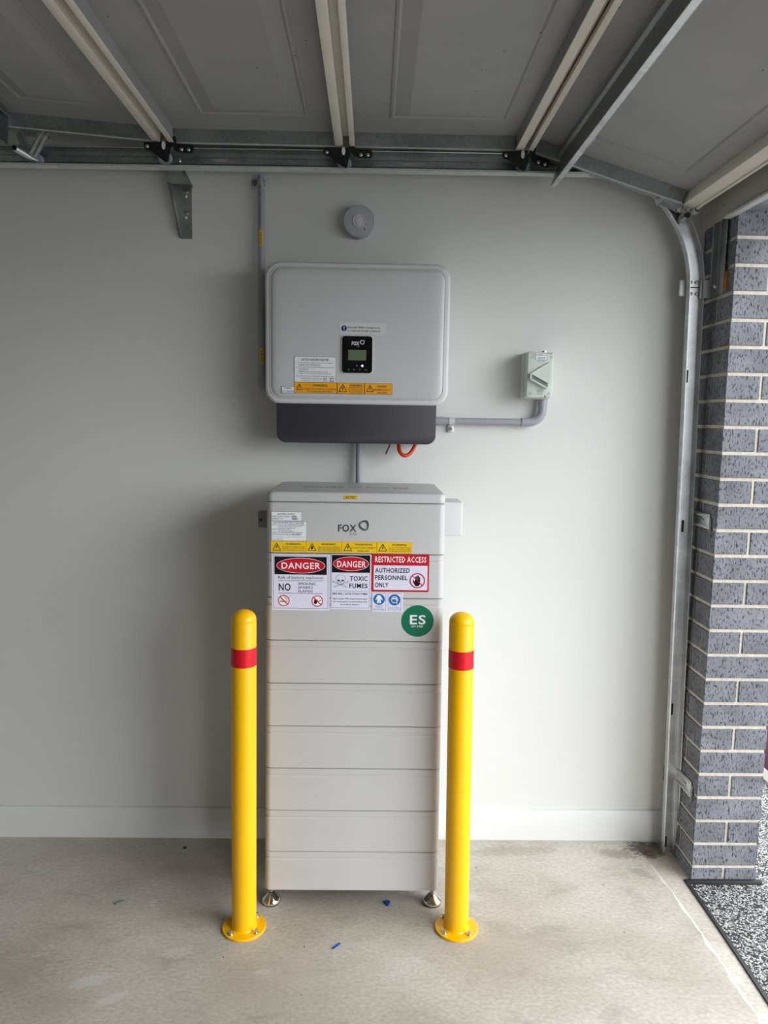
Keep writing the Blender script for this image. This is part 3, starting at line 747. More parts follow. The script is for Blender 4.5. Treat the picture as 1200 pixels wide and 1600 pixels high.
# control panel
def Rr(x0, y0, x1, y1, Y, ya, yb2, m, r, bev=0):
    a = at((x0+x1)/2, (y0+y1)/2, 'y', Y); k = (at(610, 555, 'y', Y)-at(600, 555, 'y', Y)).length/10
    hw, hh = (x1-x0)/2*k, (y1-y0)/2*k
    mb = MB(); mb.prism(rrect(a.x-hw, a.x+hw, a.z-hh, a.z+hh, r), 'y', ya, yb2, m, bev); return mb
bez = Rr(532.6, 525.5, 582.4, 583.5, IY, IY+.002, IY-.0035, 'invrim', .012, .002).build('screen_bezel', inv, label='pale bezel round the control panel')
scr = Rr(534.4, 526, 582, 582.6, IY, IY-.002, IY-.0048, 'screenblk', .011, .001).build('control_panel', inv, label='black glossy control panel')
SP = IY-.0048
s = Sticker(558, 554, SP); s.rect(544, 547, 572.3, 563, 'lcd', 1); s.done('screen', scr, 'green grey display')
s = Sticker(558, 554, SP)
s.text('FOX', 549.5, 534, 561, 540, 'white', 1, 2); s.done('logo_print', scr); s = Sticker(558, 554, SP)
s.text('ESS', 557, 541.5, 561.5, 542.8, 'logolight', 1)
s.text('^', 543.8, 576, 545.8, 578.6, 'logolight', 1, 1); s.text('+', 552, 576, 554.4, 578.6, 'logolight', 1, 1)
s.line(561, 577.6, 564.4, 577.0, .6, 'logolight', 1); s.line(570, 577, 573.6, 577.6, .6, 'logolight', 1)
s.done('panel_print', scr)
s = Sticker(558, 554, SP); s.ring(565.8, 535, 3.4, 1.0, 'white', 1, 20); s.poly([(566, 531.6), (569.5, 532.6), (569.3, 535), (568.2, 535), (568, 533.6)], 'white', 1); s.done('logo_ring', scr)
s = Sticker(558, 554, SP); s.ell(557.6, 571, 1.0, 1.0, 'ledb', 1, 12); s.ell(566.3, 571.2, 1.5, 1.5, 'ledw', 1, 14); s.done('indicator_light', scr, 'lit white and blue indicator lights')
# labels on the cover
s = Sticker(566, 513.5, SY); s.slab(530.5, 504.5, 603, 522.5, 'invrim', 1)
s.ell(537.6, 513.6, 4.4, 4.4, 'purple', 1, 20); s.text('!', 537, 510.6, 538.3, 516.6, 'white', 2, 1)
s.text('Internal Wlan Integrated,', 543, 510.4, 594, 514.2, 'ink', 1, 1); s.text('no external dongle required.', 543, 515.4, 594, 519.2, 'ink', 1, 1)
s.done('information_label', inv, 'clear label with purple exclamation dot')
s = Sticker(492.5, 577.5, SY); s.slab(460, 557.5, 525.2, 597.3, 'lab'); s.frame(460, 557.5, 525.2, 597.3, .4, 'ink', 1)
s.text('SHUTDOWN PROCEDURE', 471, 560.6, 513.5, 564.4, 'ink', 1, 1)
for t, x0, x1, y in (('1.', 463, 465, 566.6), ("Turn off the AC 'Main Switch Inverter Supply'", 466.5, 519, 566.6), ('located in the switchboard.', 466.5, 501, 569.4), ('2.', 463, 465, 573.4), ("Turn off the PV Array DC Isolator located next", 466.5, 522.5, 573.4),
                     ('to the inverter.', 466.5, 482, 576.2), ('WARNING: Do not open plug and socket', 466.5, 512, 580.0), ('connectors or PV string DC isolators under load.', 466.5, 518, 583.0), ('Start-Up Procedure is the reverse of the Shutdown Procedure.', 462.5, 522.5, 587.0),
                     ('PV Array Open Circuit Voltage', 471, 503, 590.6), ('PV Array Short Circuit Current', 471, 503, 594.0)):
    s.text(t, x0, y-.2, x1, y+1.9, 'ink', 1, 1)
s.text('413 - 441V', 505, 589.6, 523, 592.6, 'black', 2, 2); s.text('17.5 - 8.6A', 505, 593.2, 523, 596.2, 'black', 2, 2)
s.done('shutdown_label', inv, 'white shutdown procedure label')
s = Sticker(450, 609, SY); s.slab(440, 603.6, 460.6, 614, 'lab'); s.frame(440, 603.6, 460.6, 614, .4, 'ink', 1)
s.text('PV ARRAY', 444, 605.4, 456, 607.8, 'ink', 1, 1); s.text('D.C. ISOLATOR', 441.5, 610, 459.4, 612.4, 'ink', 1, 1); s.done('isolator_label', inv, 'small white isolator label')
s = Sticker(493.5, 606, SY); s.slab(460, 597.4, 526.7, 614.4, 'orange'); s.warn(467.8, 600, 10)
s.text('WARNING', 489, 600.4, 511.5, 604, 'ink', 1, 1); s.text('PV ARRAY DC ISOLATORS DO NOT DE-ENERGISE', 475, 606.6, 525, 608.9, 'ink', 1); s.text('THE PV ARRAY AND ARRAY CABLES', 480, 610.4, 519, 612.7, 'ink', 1)
s.frame(460, 597.4, 526.7, 614.4, .35, 'ink', 1); s.done('warning_label', inv, 'orange warning label, left and widest of three')
s = Sticker(549, 607, SY); s.slab(527.1, 598.6, 569.4, 615.8, 'orange'); s.warn(535.7, 601, 12.5)
s.text('WARNING', 546, 600.6, 566, 604.2, 'ink', 1, 1)
for i, t in enumerate(('MULTIPLE SUPPLIES', 'ISOLATE ALL SUPPLIES', 'BEFORE WORKING ON', 'THIS EQUIPMENT')): s.text(t, 545, 605.4+i*2.55, 567, 607.1+i*2.55, 'ink', 1)
s.frame(527.1, 598.6, 569.4, 615.8, .35, 'ink', 1); s.done('warning_label', inv, 'orange warning label in the middle of three')
s = Sticker(591, 608, SY); s.slab(569.8, 599.4, 613, 616.2, 'orange'); s.warn(577.8, 602, 11)
s.text('WARNING', 589, 602.4, 604, 605.4, 'ink', 1, 1); s.text('HAZARDOUS D.C.', 583.5, 607.6, 610.5, 610.6, 'ink', 1, 1); s.text('VOLTAGE', 589.5, 612, 604.5, 615, 'ink', 1, 1)
s.frame(569.8, 599.4, 613, 616.2, .35, 'ink', 1); s.done('warning_label', inv, 'orange hazardous voltage label, rightmost of three')

# orange communication cable under the inverter
pts = []
A = [at(623, 690, 'y', -.08), at(623.5, 702, 'y', -.09), at(627, 709, 'y', -.095), at(633, 712, 'y', -.095), at(640, 709, 'y', -.09), at(646, 701, 'y', -.085), at(650, 690, 'y', -.08), at(651, 680, 'y', -.07)]
def smooth_pts(P_, n=5):
    out = []
    for i in range(len(P_)-1):
        p0, p1, p2, p3 = P_[max(i-1, 0)], P_[i], P_[i+1], P_[min(i+2, len(P_)-1)]
        for k in range(n):
            t = k/n; out.append(.5*((2*p1)+(p2-p0)*t+(2*p0-5*p1+4*p2-p3)*t*t+(3*p1-p0-3*p2+p3)*t**3))
    return out+[P_[-1]]
mb = MB(); mb.tube(smooth_pts([at(622, 680, 'y', -.08)]+A), .0068, 'cable', 14)
tag(mb.build('cable'), 'orange cable looping out under the dark inverter base', 'cable')
mb = MB(); mb.tube([at(612, 682, 'y', -.06), at(608, 698, 'y', -.07), at(602.5, 709.5, 'y', -.07)], .0026, 'maroon', 8)
tag(mb.build('cable_tie'), 'thin dark red cable tie tail hanging below the inverter', 'cable tie')

# ================================================================== BATTERY STACK
BY, BB = -.450, -.072
bat = thing('battery_cabinet', (-.05, -.26, 0), 'tall white home battery stack on chrome feet between the bollards', 'battery')
def foot(z):                      # left and right edge of the stack at height z
    t = (z-.08)/(1.37-.08); return -.3285+.0115*t, .2310-.0080*t
def bloop(z, ins, r=.020):
    x0, x1 = foot(z); return [(x, y, z) for x, y in rrect(x0+ins, x1-ins, BY+ins, BB-ins, r, 6)]
seams = [1.3400, 1.1835, 1.0465, .9110, .7740, .6355, .4965, .3560, .2165, .0835]
for i in range(len(seams)-1):
    zt, zb = seams[i], seams[i+1]; mb = MB()
    if i == 0: L_ = [bloop(zb+.0008, .003), bloop(zb+.003, 0), bloop(zt-.003, 0), bloop(zt-.0008, .003)]
    else: L_ = [bloop(zb+.0008, .003), bloop(zb+.003, 0), bloop(zt-.0262, 0), bloop(zt-.0250, .0016), bloop(zt-.0200, .0016), bloop(zt-.0188, .0004), bloop(zt-.003, 0), bloop(zt-.0008, .003)]
    mb.loft(L_, 'bat'); mb.build('control_module' if i == 0 else 'battery_module', bat)
mb = MB(); mb.loft([bloop(.0837, .006), bloop(1.338, .006)], 'seam'); mb.build('inner_core', bat)
mb = MB(); mb.loft([bloop(1.3408, .003), bloop(1.343, 0), bloop(1.362, 0), bloop(1.3665, .0015), bloop(1.3695, .005), bloop(1.3705, .010)], 'bat')
lid = mb.build('lid', bat, label='pale flat lid')
tv, tf = text_mesh('POWER OF FOX ESS', 0)
mb = MB(); p0 = at(472, 764, 'z', 1.3708); p1 = at(640, 766, 'z', 1.3708)
mb.add([(p0.x+a[0]*(p1.x-p0.x), -.30+a[1]*.055, 1.3709) for a in tv], tf, 'logolight'); mb.build('lid_print', lid)
mb = MB(); c = at(443.5, 758.5, 'z', 1.371); mb.lathe((c.x, max(c.y, -.20), 1.3705), [(.004, 0), (.004, .001), (0, .001)], 'black', 10); mb.build('lid_screw', lid)
# feet
for fx, fy in ((-.3150, -.385), (.2190, -.385), (-.30, -.12), (.20, -.12)):
    mb = MB(); mb.lathe((fx, fy, 0), [(.029, 0), (.030, .004)], 'rubber', 28)
    mb.lathe((fx, fy, 0), [(.0305, .004), (.0320, .008), (.0315, .012), (.027, .018), (.017, .028), (.012, .034), (.0085, .036)], 'chrome', 32)
    mb.cyl((fx, fy, .04), (fx, fy, .086), .0075, 'steel', 16)
    mb.cyl((fx, fy, .046), (fx, fy, .056), .0125, 'chrome', 6); mb.cyl((fx, fy, .072), (fx, fy, .084), .013, 'steel', 6)
    mb.build('foot', bat, label='chrome adjustable foot')
# side connection box and left clip
mb = MB(); x0 = .219; a = at(723.5, 784, 'y', -.31)
mb.box(x0, a.x, -.31, -.185, 1.221, 1.331, 'invrim', .004, 3); mb.build('side_box', bat, label='white connection box on the right side')
mb = MB(); mb.box(-.3665, -.318, -.30, -.27, 1.238, 1.294, 'logolight', .006, 3); mb.box(-.360, -.352, -.3012, -.30, 1.260, 1.269, 'black'); mb.build('side_clip', bat, label='dull grey clip on the left side')

FY = BY
s = Sticker(548, 777, FY); s.slab(536.8, 774.3, 559, 780, 'yel_l', 1); s.text('BATTERY', 540, 775.4, 556, 778.9, 'ink', 1, 1); s.frame(537.6, 775, 558.2, 779.4, .3, 'ink', 1); s.done('battery_label', bat, 'tiny yellow BATTERY label')
s = Sticker(550, 823, FY); s.text('FOX', 528.5, 819.6, 557, 831, 'logo', 1, 2); s.text('ESS', 547, 833, 557.5, 836.2, 'logolight', 1)
n = 40; v = []; f = []
for i in range(n):
    a = 2*math.pi*i/n; k = 1+.13*math.cos(a*3+math.pi*.9)*.6; rx = 8.0*k; t_ = 1.6+1.0*math.cos(a-2.2)**2
    x, y = 568.8+rx*math.cos(a), 820.6+8.2*k*math.sin(a); xi, yi = 568.8+(rx-t_)*math.cos(a), 820.6+(8.2*k-t_)*math.sin(a)
    v += [s.P(x, y, 1), s.P(xi, yi, 1)]
for i in range(n): j = (i+1) % n; f.append((2*i, 2*j, 2*j+1, 2*i+1))
s.mb.add(v, f, 'logo'); s.ring(568.6, 820.4, 5.6, .5, 'logo', 1, 28); s.done('logo_print', bat, 'dark grey maker logo')
s = Sticker(447, 807, FY); s.slab(423.8, 799.4, 471.5, 814, 'lab'); s.frame(423.8, 799.4, 471.5, 814, .35, 'ink', 1)
s.text('BATTERY SUPPLY', 434, 802, 461, 804.4, 'ink', 1, 1); s.text('SHORT CIRCUIT CURRENT:', 424.8, 806.2, 453, 808.1, 'ink', 1, 1); s.text('MAXIMUM D.C. VOLTS:', 424.8, 809.8, 442.5, 811.6, 'ink', 1, 1)
s.text('268A', 455, 805.4, 464, 808.4, 'black', 1, 2); s.text('480V', 456, 809, 466, 812.2, 'black', 1, 2); s.done('supply_label', bat, 'small white battery supply label')
s = Sticker(451, 829.5, FY); s.slab(423.8, 814.2, 479.2, 845.2, 'lab'); s.frame(423.8, 814.2, 479.2, 845.2, .35, 'ink', 1)
s.text('SHUTDOWN PROCEDURE', 427, 815.6, 475, 818, 'ink', 1, 1)
for a_, t, x1, y in (('STEP 1:', "Turn off the AC 'MAIN SWITCH INVERTER", 476.5, 819.2), ('', "SUPPLY' or 'Battery Supply' Circuit Breaker", 472, 821.6), ('', 'located in the switchboard', 461.5, 824),
                     ('STEP 2:', 'Isolate the PV array', 454.5, 826.4), ('', 'Turn off the DC isolators', 459.5, 828.8), ('STEP 3:', 'Turn off the BATTERY D.C. ISOLATOR', 473, 831.2)):
    if a_: s.text(a_, 425.2, y, 433, y+1.6, 'ink', 1, 1)
    s.text(t, 434.4, y, x1, y+1.7, 'ink', 1, 1)
s.text('START-UP PROCEDURE POWER NO:', 425.2, 834.6, 455, 836.2, 'ink', 1, 1); s.text('15+031', 456, 833.4, 470, 836.6, 'black', 1, 2)
s.line(425.2, 839.4, 477, 839.4, .3, 'inkgrey', 1); s.line(425.2, 842.6, 442, 842.6, .5, 'ink', 1); s.line(464, 843, 477, 843, .3, 'inkgrey', 1)
s.done('shutdown_label', bat, 'white shutdown procedure label on the battery')
for i, (x0, x1, lines) in enumerate(((423.4, 478.4, ('BATTERY SYSTEM VOLTAGE', 'HAZARDOUS BATTERY VOLTAGE', 'NO ACCESS WITHOUT ISOLATION')), (478.7, 534.2, ('ARC FLASH HAZARD', 'SHORT CIRCUIT CURRENT CAN CAUSE', 'ARC FLASH. APPROPRIATE PPE', 'AND TOOLS MUST BE USED')),
                                     (534.5, 588.8, ('DO NOT DISCONNECT', 'UNDER LOAD')), (589.1, 644, ('DO NOT DISCONNECT WHILE', 'ON LOAD. ISOLATE BATTERY', 'SYSTEM BEFORE SERVICING')))):
    y0 = 845.6+.5*i; y1 = y0+17.6; s = Sticker((x0+x1)/2, (y0+y1)/2, FY-.0001*i); s.slab(x0, y0, x1, y1, 'yel_l'); s.frame(x0, y0, x1, y1, .25, 'orange', 1)
    s.warn(x0+9, y0+3, 12.5); h = 2 if i == 2 else 1.25
    s.text('WARNING', x0+(20 if i == 2 else 23), y0+2.6, x0+(47 if i == 2 else 46), y0+5.8, 'ink', 1, 1)
    for j, t in enumerate(lines): s.text(t, x0+(15 if i == 2 and j == 0 else 18 if i != 2 else 24), y0+(8.0+j*5 if i == 2 else 8+j*(2.9 if i != 1 else 2.2)), x1-(2 if i != 2 or j == 0 else 12), y0+(8.0+j*5 if i == 2 else 8+j*(2.9 if i != 1 else 2.2))+h*1.3, 'ink', 1, 0)
    if i == 1: s.ell(x0+9, y0+10, 1.8, 2.6, 'ink', 2, 10)
    s.done('warning_label', bat, ('yellow warning label, leftmost of four', 'yellow arc flash warning label, second of four', 'yellow do not disconnect warning label, third of four', 'yellow warning label, rightmost of four')[i])
# danger sign one
s = Sticker(470, 910, FY-.0002); s.slab(424.6, 865.6, 515, 954.6, 'sign'); s.frame(427, 867.6, 512.8, 951.6, .55, 'inkgrey', 1)
s.rect(429, 869.2, 510.4, 897.4, 'black', 1); s.ell(470, 883.2, 38, 12.2, 'white', 2, 40); s.ell(470, 883.2, 37.3, 11.5, 'red', 3, 40)
s.text('DANGER', 440, 878.2, 500.5, 888.4, 'white', 4, 2)
s.text('Risk of battery explosion', 434.6, 899.8, 504.6, 906, 'ink', 1); s.line(434.4, 907.2, 504.4, 907.2, .6, 'ink', 1)
s.text('NO', 435.6, 911.6, 454, 923.6, 'black', 1, 2)
for i, t in enumerate(('SMOKING', 'SPARKS', 'FLAMES')): s.text(t, 466, 910+i*5.9, (493, 489, 488.6)[i], 914.2+i*5.9, 'ink', 1)
s.line(434.6, 927.4, 505, 927.4, .6, 'ink', 1)
def nosign(s, cx, cy, r, inner):
    s.ell(cx, cy, r, r, 'white', 1); inner(); s.ring(cx, cy, r, r*.14, 'red', 3); d = r*.62; s.line(cx-d, cy-d, cx+d, cy+d, r*.16, 'red', 3)
def cig(): s.rect(437.4, 939.6, 446.6, 941, 'black', 2); s.rect(447.2, 939.6, 449.4, 941, 'red', 2); s.pline([(444, 933), (446.6, 933), (446, 936), (449, 936.4), (449, 938)], .5, 'ink', 2)
nosign(s, 443.6, 939.2, 9, cig)
def flame(): s.poly([(490.6, 942.4), (491, 938.6), (493.6, 935), (494.6, 938.4), (497, 936.8), (496, 941), (494, 944.6), (492, 944)], 'black', 2); s.line(497, 941, 502, 937.4, .8, 'black', 2)
nosign(s, 496.2, 939.4, 9, flame)
s.done('danger_sign', bat, 'black red and white danger sign about battery explosion')
# danger sign two
s = Sticker(548, 909, FY-.0003); s.slab(516.6, 865.6, 579.4, 953.6, 'sign'); s.frame(517.8, 866.6, 577.8, 951, .45, 'inkgrey', 1)
s.rect(518.6, 866.8, 578, 894.4, 'black', 1); s.ell(548.2, 880.4, 27.8, 11.4, 'white', 2, 40); s.ell(548.2, 880.4, 27.2, 10.8, 'red', 3, 40)
s.text('DANGER', 526.6, 876, 571.4, 886, 'white', 4, 2)
s.ring(532.2, 903.4, 7.6, .45, 'inkgrey', 1, 24, 5.6); s.ell(529.2, 906.8, 1.7, 1.3, 'black', 2, 12); s.ell(535.4, 906.8, 1.7, 1.3, 'black', 2, 12); s.poly([(532.2, 908.4), (533.2, 910.4), (531.2, 910.4)], 'ink', 2)
s.pline([(526, 907.4), (528.4, 912.4), (532, 914), (536, 912.4), (538.4, 907.4)], .5, 'inkgrey', 2)
for a_ in ((521, 908.4, 541, 916.4), (521, 910, 540.6, 917.6), (543.4, 908.4, 523, 916.4), (543.6, 910, 524, 917.6)): s.line(*a_, .4, 'inkgrey', 1)
for c_ in ((521, 909), (543.6, 909), (523, 916.8), (541.2, 916.8)): s.ring(*c_, 1.2, .35, 'inkgrey', 2, 10)
s.text('TOXIC', 547, 899.8, 574.2, 907.4, 'black', 1, 2); s.text('FUMES', 546, 911.4, 574.2, 919, 'black', 1, 2); s.line(520, 923.8, 575, 923.8, .4, 'inkgrey', 1)
s.text('FIRE WILL CAUSE TOXIC FUMES', 520, 926.4, 574.6, 930, 'black', 1, 2)
s.text('Appropriate PPE requirements apply', 520, 934.8, 574.4, 938, 'ink', 1, 1); s.text('for entering the room/working with', 520.6, 939.4, 574, 942.6, 'ink', 1, 1); s.text('the battery systems', 532, 944, 562, 947.2, 'ink', 1, 1)
s.done('danger_sign', bat, 'narrow danger sign about toxic fumes with a skull')
# restricted access
s = Sticker(625.5, 895, FY-.0004); s.slab(580.8, 865.8, 670.4, 925.2, 'red', 2); s.rect(584, 883.4, 668, 922.4, 'sign', 1, .6)
s.text('RESTRICTED ACCESS', 586, 869.2, 665.6, 878.8, 'white', 1, 2)
for t, x1, y in (('AUTHORIZED', 640, 887.6), ('PERSONNEL', 636.6, 899.2), ('ONLY', 607, 911)): s.text(t, 586.2, y, x1, y+7.4, 'black', 2, 2)
cx, cy = 652.4, 907
s.ell(cx, cy, 12, 12, 'sign', 2)
for dx, y0 in ((-2.6, -6.4), (-.6, -8.2), (1.4, -8.2), (3.4, -5.6)): s.rect(cx+dx-.85, cy+y0, cx+dx+.85, cy+2, 'black', 3)
s.poly([(cx-3.6, cy-1), (cx+4.4, cy-1), (cx+4.2, cy+6), (cx+1.6, cy+8.8), (cx-3, cy+8.6), (cx-5.6, cy+4.4), (cx-7.2, cy+.2), (cx-5.8, cy-.6), (cx-3.8, cy+2)], 'black', 3)
s.ring(cx, cy, 12, 1.6, 'red', 4); s.line(cx-8, cy-8, cx+8, cy+8, 1.2, 'red', 4)
s.done('restricted_access_sign', bat, 'red and white restricted access sign')
# two blue mandatory labels on one sheet
s = Sticker(606, 940, FY-.0003); s.slab(580.6, 925.6, 629.6, 956.6, 'sign')
s.frame(581.6, 926.6, 602.8, 954.8, .35, 'inkgrey', 1); s.frame(606, 926.6, 627, 954.8, .35, 'inkgrey', 1)
s.ell(592.2, 936.4, 9, 8.8, 'blue', 1); s.ell(616.4, 937, 9.2, 9, 'blue', 1)
s.poly([(589.8, 930), (594.4, 930), (598, 937), (597, 937.8), (594.4, 934.6), (595.2, 942.6), (593, 942.8), (592.2, 937), (591.4, 942.8), (588.8, 942.6), (590, 934.6), (587.4, 937.8), (586.6, 937)], 'white', 2)
s.ring(616.4, 936.6, 5.4, 1.0, 'white', 2, 20); s.rect(611.6, 934, 621.4, 936, 'white', 2); s.line(619.6, 936, 620, 943, 1.3, 'white', 2); s.rect(613.6, 940.4, 618, 942.4, 'white', 2)
s.text('PROTECTIVE', 585, 946.6, 599, 948, 'inkgrey', 1); s.text('CLOTHING', 587, 949, 597.6, 950.4, 'inkgrey', 1); s.text('MUST BE WORN', 583.6, 951.6, 600.6, 953.2, 'ink', 1)
s.text('FACE SHIELD', 608.4, 948.2, 624.6, 949.8, 'inkgrey', 1); s.text('MUST BE WORN', 607.4, 950.9, 625.8, 952.5, 'ink', 1)
s.done('protective_gear_label', bat, 'white sheet with two round blue safety symbols')
s = Sticker(652.4, 970.4, FY-.0002); v = []
n = 44; a_ = [s.P(652.4+25.2*math.cos(2*math.pi*i/n), 970.4+25*math.sin(2*math.pi*i/n)) for i in range(n)]
s.mb.loft([[(q[0], FY, q[2]) for q in a_], a_], 'green')
s.text('ES', 640.4, 960.6, 665, 975.8, 'lab', 1, 2); s.text('UN 3480', 642.4, 977, 661, 980.4, 'lab', 1); s.done('green_disc_label', bat, 'round green ES sticker')

# ================================================================== CONDUITS
# left riser behind the track and inverter
c1 = thing('conduit', (-.39, -.03, 1.7), 'grey conduit riser left of the inverter, running up to the door track', 'conduit')
mb = MB(); xl = -.391
mb.cyl((xl, -.0265, 2.405), (xl, -.0265, 1.725), .0118, 'pvc', 24); mb.build('pipe', c1)
mb = MB(); arc = [(xl, -.0265, 1.742), (xl, -.0265, 1.725), (xl, -.0265, 1.716)]
for i in range(1, 9):
    a = R_(90*i/8); arc.append((xl+.036*(1-math.cos(a)), -.0265, 1.716-.036*math.sin(a)))
arc += [(xl+.060, -.0265, 1.680)]
mb.tube(arc, .0152, 'pvc', 24); mb.build('elbow', c1)
mb = MB(); mb.cyl((xl+.055, -.0265, 1.680), (xl+.11, -.0265, 1.680), .0118, 'pvc', 20); mb.build('pipe', c1)
mb = MB(); mb.cyl((xl, -.0265, 2.372), (xl, -.0265, 2.392), .0135, 'steel', 20); mb.box(xl-.036, xl-.008, -.006, -.001, 2.367, 2.397, 'steel', .002)
mb.cyl((xl-.024, -.006, 2.382), (xl-.024, -.011, 2.382), .006, 'galvd', 10); mb.build('saddle_clip', c1, label='bright metal saddle clip')
for i, (py0, py1) in enumerate(((359, 384), (544, 569))):
    a = at(407.5, py0, 'y', -.039); b_ = at(407.5, py1, 'y', -.039); mb = MB()
    n = 8; v = []
    for z in (a.z, b_.z):
        for k in range(n+1):
            t = R_(-90-28+56*k/n); v.append((xl+.0122*math.cos(t), -.0265+.0122*math.sin(t), z))
    mb.add(v, [(k, k+1, k+n+2, k+n+1) for k in range(n)], 'yel_l')
    tv, tf = text_mesh('SOLAR', 1); h = a.z-b_.z
    mb.add([(xl-.003+p[1]*.006, -.0392, b_.z+.006+p[0]*(h-.012)) for p in tv], tf, 'ink')
    mb.build('solar_label', c1, label='yellow solar label on the conduit')
mb = MB(); tv, tf = text_mesh('20mm RIGID CONDUIT  HEAVY DUTY  ORANGE  AS/NZS', 1)
a = at(407, 285, 'y', -.039); b_ = at(407, 355, 'y', -.039)
mb.add([(xl-.004+p[1]*.005, -.0388, b_.z+p[0]*(a.z-b_.z)) for p in tv], tf, 'logo'); mb.build('conduit_print', c1)
# short riser between inverter and battery
mb = MB(); mb.cyl((-.0475, -.030, 1.56), (-.0475, -.030, 1.20), .0118, 'pvc', 24)
tag(mb.build('conduit'), 'short grey conduit from the inverter down behind the battery', 'conduit')
# run to the isolator
c3 = thing('conduit', (.4, -.03, 1.59), 'grey conduit from the inverter side to the isolator, with an elbow', 'conduit')
z_ = 1.590
mb = MB(); mb.cyl((.2135, -.0265, z_), (.535, -.0265, z_), .0118, 'pvc', 24); mb.build('pipe', c3)
mb = MB(); mb.cyl((.2135, -.0265, z_), (.252, -.0265, z_), .0145, 'pvc', 24); mb.build('coupling', c3)
mb = MB(); arc = [(.527, -.0265, z_), (.555, -.0265, z_)]
ex = .600
for i in range(1, 10):
    a = R_(90*i/9); arc.append((.555+(ex-.555)*math.sin(a), -.0265, z_+(ex-.555)*(1-math.cos(a))))
arc += [(ex, -.0265, z_+.062)]
mb.tube(arc, .0152, 'pvc', 24); mb.build('elbow', c3)
mb = MB(); mb.cyl((ex, -.0265, z_+.06), (ex, -.0265, 1.68), .0165, 'pvc', 24); mb.build('coupling', c3)
mb = MB(); cxx = at(706, 658, 'y', -.03).x; mb.cyl((cxx-.010, -.0265, z_), (cxx+.010, -.0265, z_), .0137, 'zinc', 20)
mb.box(cxx-.012, cxx+.009, -.012, -.001, z_-.040, z_-.013, 'zinc', .003); mb.cyl((cxx-.002, -.012, z_-.028), (cxx-.002, -.017, z_-.028), .006, 'galvd', 10); mb.build('saddle_clip', c3, label='bright metal saddle clip')

# ================================================================== ISOLATOR SWITCH
iso = thing('isolator_switch', (.57, 0, 1.67), 'pale grey isolator switch box on the wall right of the inverter', 'isolator switch')
IFY = -.092
ix0, ix1, iz0, iz1 = .5265, .6165, 1.674, 1.829
mb = MB(); mb.prism(rrect(ix0-.003, ix1+.003, iz0-.003, iz1+.002, .008), 'y', 0, -.052, 'iso', .002); mb.build('back_box', iso)
mb = MB(); mb.prism(rrect(ix0, ix1, iz0, iz1, .008), 'y', -.052, IFY, 'iso', .004); mb.build('cover', iso)
mb = MB(); c = at(851, 549, 'y', -.06); mb.cyl((c.x, -.05, iz1-.004), (c.x, -.05, iz1+.007), .011, 'chrome', 20); mb.build('top_plug', iso, label='small chrome plug on top')
s = Sticker(844, 586, IFY); s.poly([(830.6, 582), (857.6, 566.4), (859, 568), (859, 603), (857, 604.6), (830, 590)], 'iso', 2)
s.pline([(830.6, 582), (857.4, 566.2)], .8, 'isod', 3); s.rect(839, 566, 840, 566.5, 'isod', 2)
s.ring(847.5, 583, 11, .35, 'isod', 1, 30)
for px, py in ((831.5, 558.6), (860.4, 558.6), (829, 614.6), (858, 614.6)): s.ring(px, py, 2.0, .35, 'isod', 1, 16)
for t, x0, x1, y in (('20A 250V', 840, 850, 564), ('IP66', 829, 833, 553), ('WEATHERPROOF', 855, 863, 552.6), ('INSTALL WITH', 840, 850, 608.4), ('CONDUIT ENTRY', 839, 851, 610.6), ('20A 400V', 841, 850, 612.8), ('M150 IP66', 840.4, 849.6, 615)): s.text(t, x0, y, x1, y+1.2, 'logo', 1)
s.poly([(851, 620), (854.6, 620), (852.8, 617)], 'logo', 1); s.done('cover_print', iso)
s = Sticker(846, 557.4, IFY-.0002); s.slab(837, 552.2, 855, 562.4, 'lab'); s.frame(837, 552.2, 855, 562.4, .4, 'ink', 1); s.text('INVERTER A.C.', 838.4, 553.8, 853.6, 556, 'ink', 1, 1); s.text('ISOLATOR', 840.4, 558, 852, 560.6, 'ink', 1, 2); s.done('isolator_label', iso, 'small white isolator name label')
mb = MB(); P4_ = [px2(px, py, IFY-.012) for px, py in ((832.4, 583.4), (856.4, 597), (856, 606), (854.4, 607), (829.4, 592.6), (829.6, 586))]
mb.prism(P4_, 'y', IFY, IFY-.009, 'isod')
for a_, b2 in (((831, 583.6), (856.6, 598)), ((829, 592), (855, 606.6))):
    (xa, za), (xb, zb_) = px2(*a_, IFY-.012), px2(*b2, IFY-.012); d = math.hypot(xb-xa, zb_-za); nx, nz = -(zb_-za)/d*.0024, (xb-xa)/d*.0024
    mb.prism([(xa+nx, za+nz), (xb+nx, zb_+nz), (xb-nx, zb_-nz), (xa-nx, za-nz)], 'y', IFY, IFY-.015, 'iso')
(xa, za), (xb, zb_) = px2(830.4, 583, IFY-.012), px2(829.2, 593, IFY-.012); mb.prism([(xa-.003, za), (xa+.002, za), (xb+.002, zb_), (xb-.003, zb_)], 'y', IFY, IFY-.015, 'iso')
(xa, za), (xb, zb_) = px2(831, 583, IFY-.006), px2(858, 567, IFY-.006); mb.prism([(xa, za+.002), (xb, zb_+.002), (xb+.002, zb_-.001), (xa+.004, za-.001)], 'y', IFY, IFY-.006, 'iso')
mb.build('lever', iso, label='slanted switch lever')

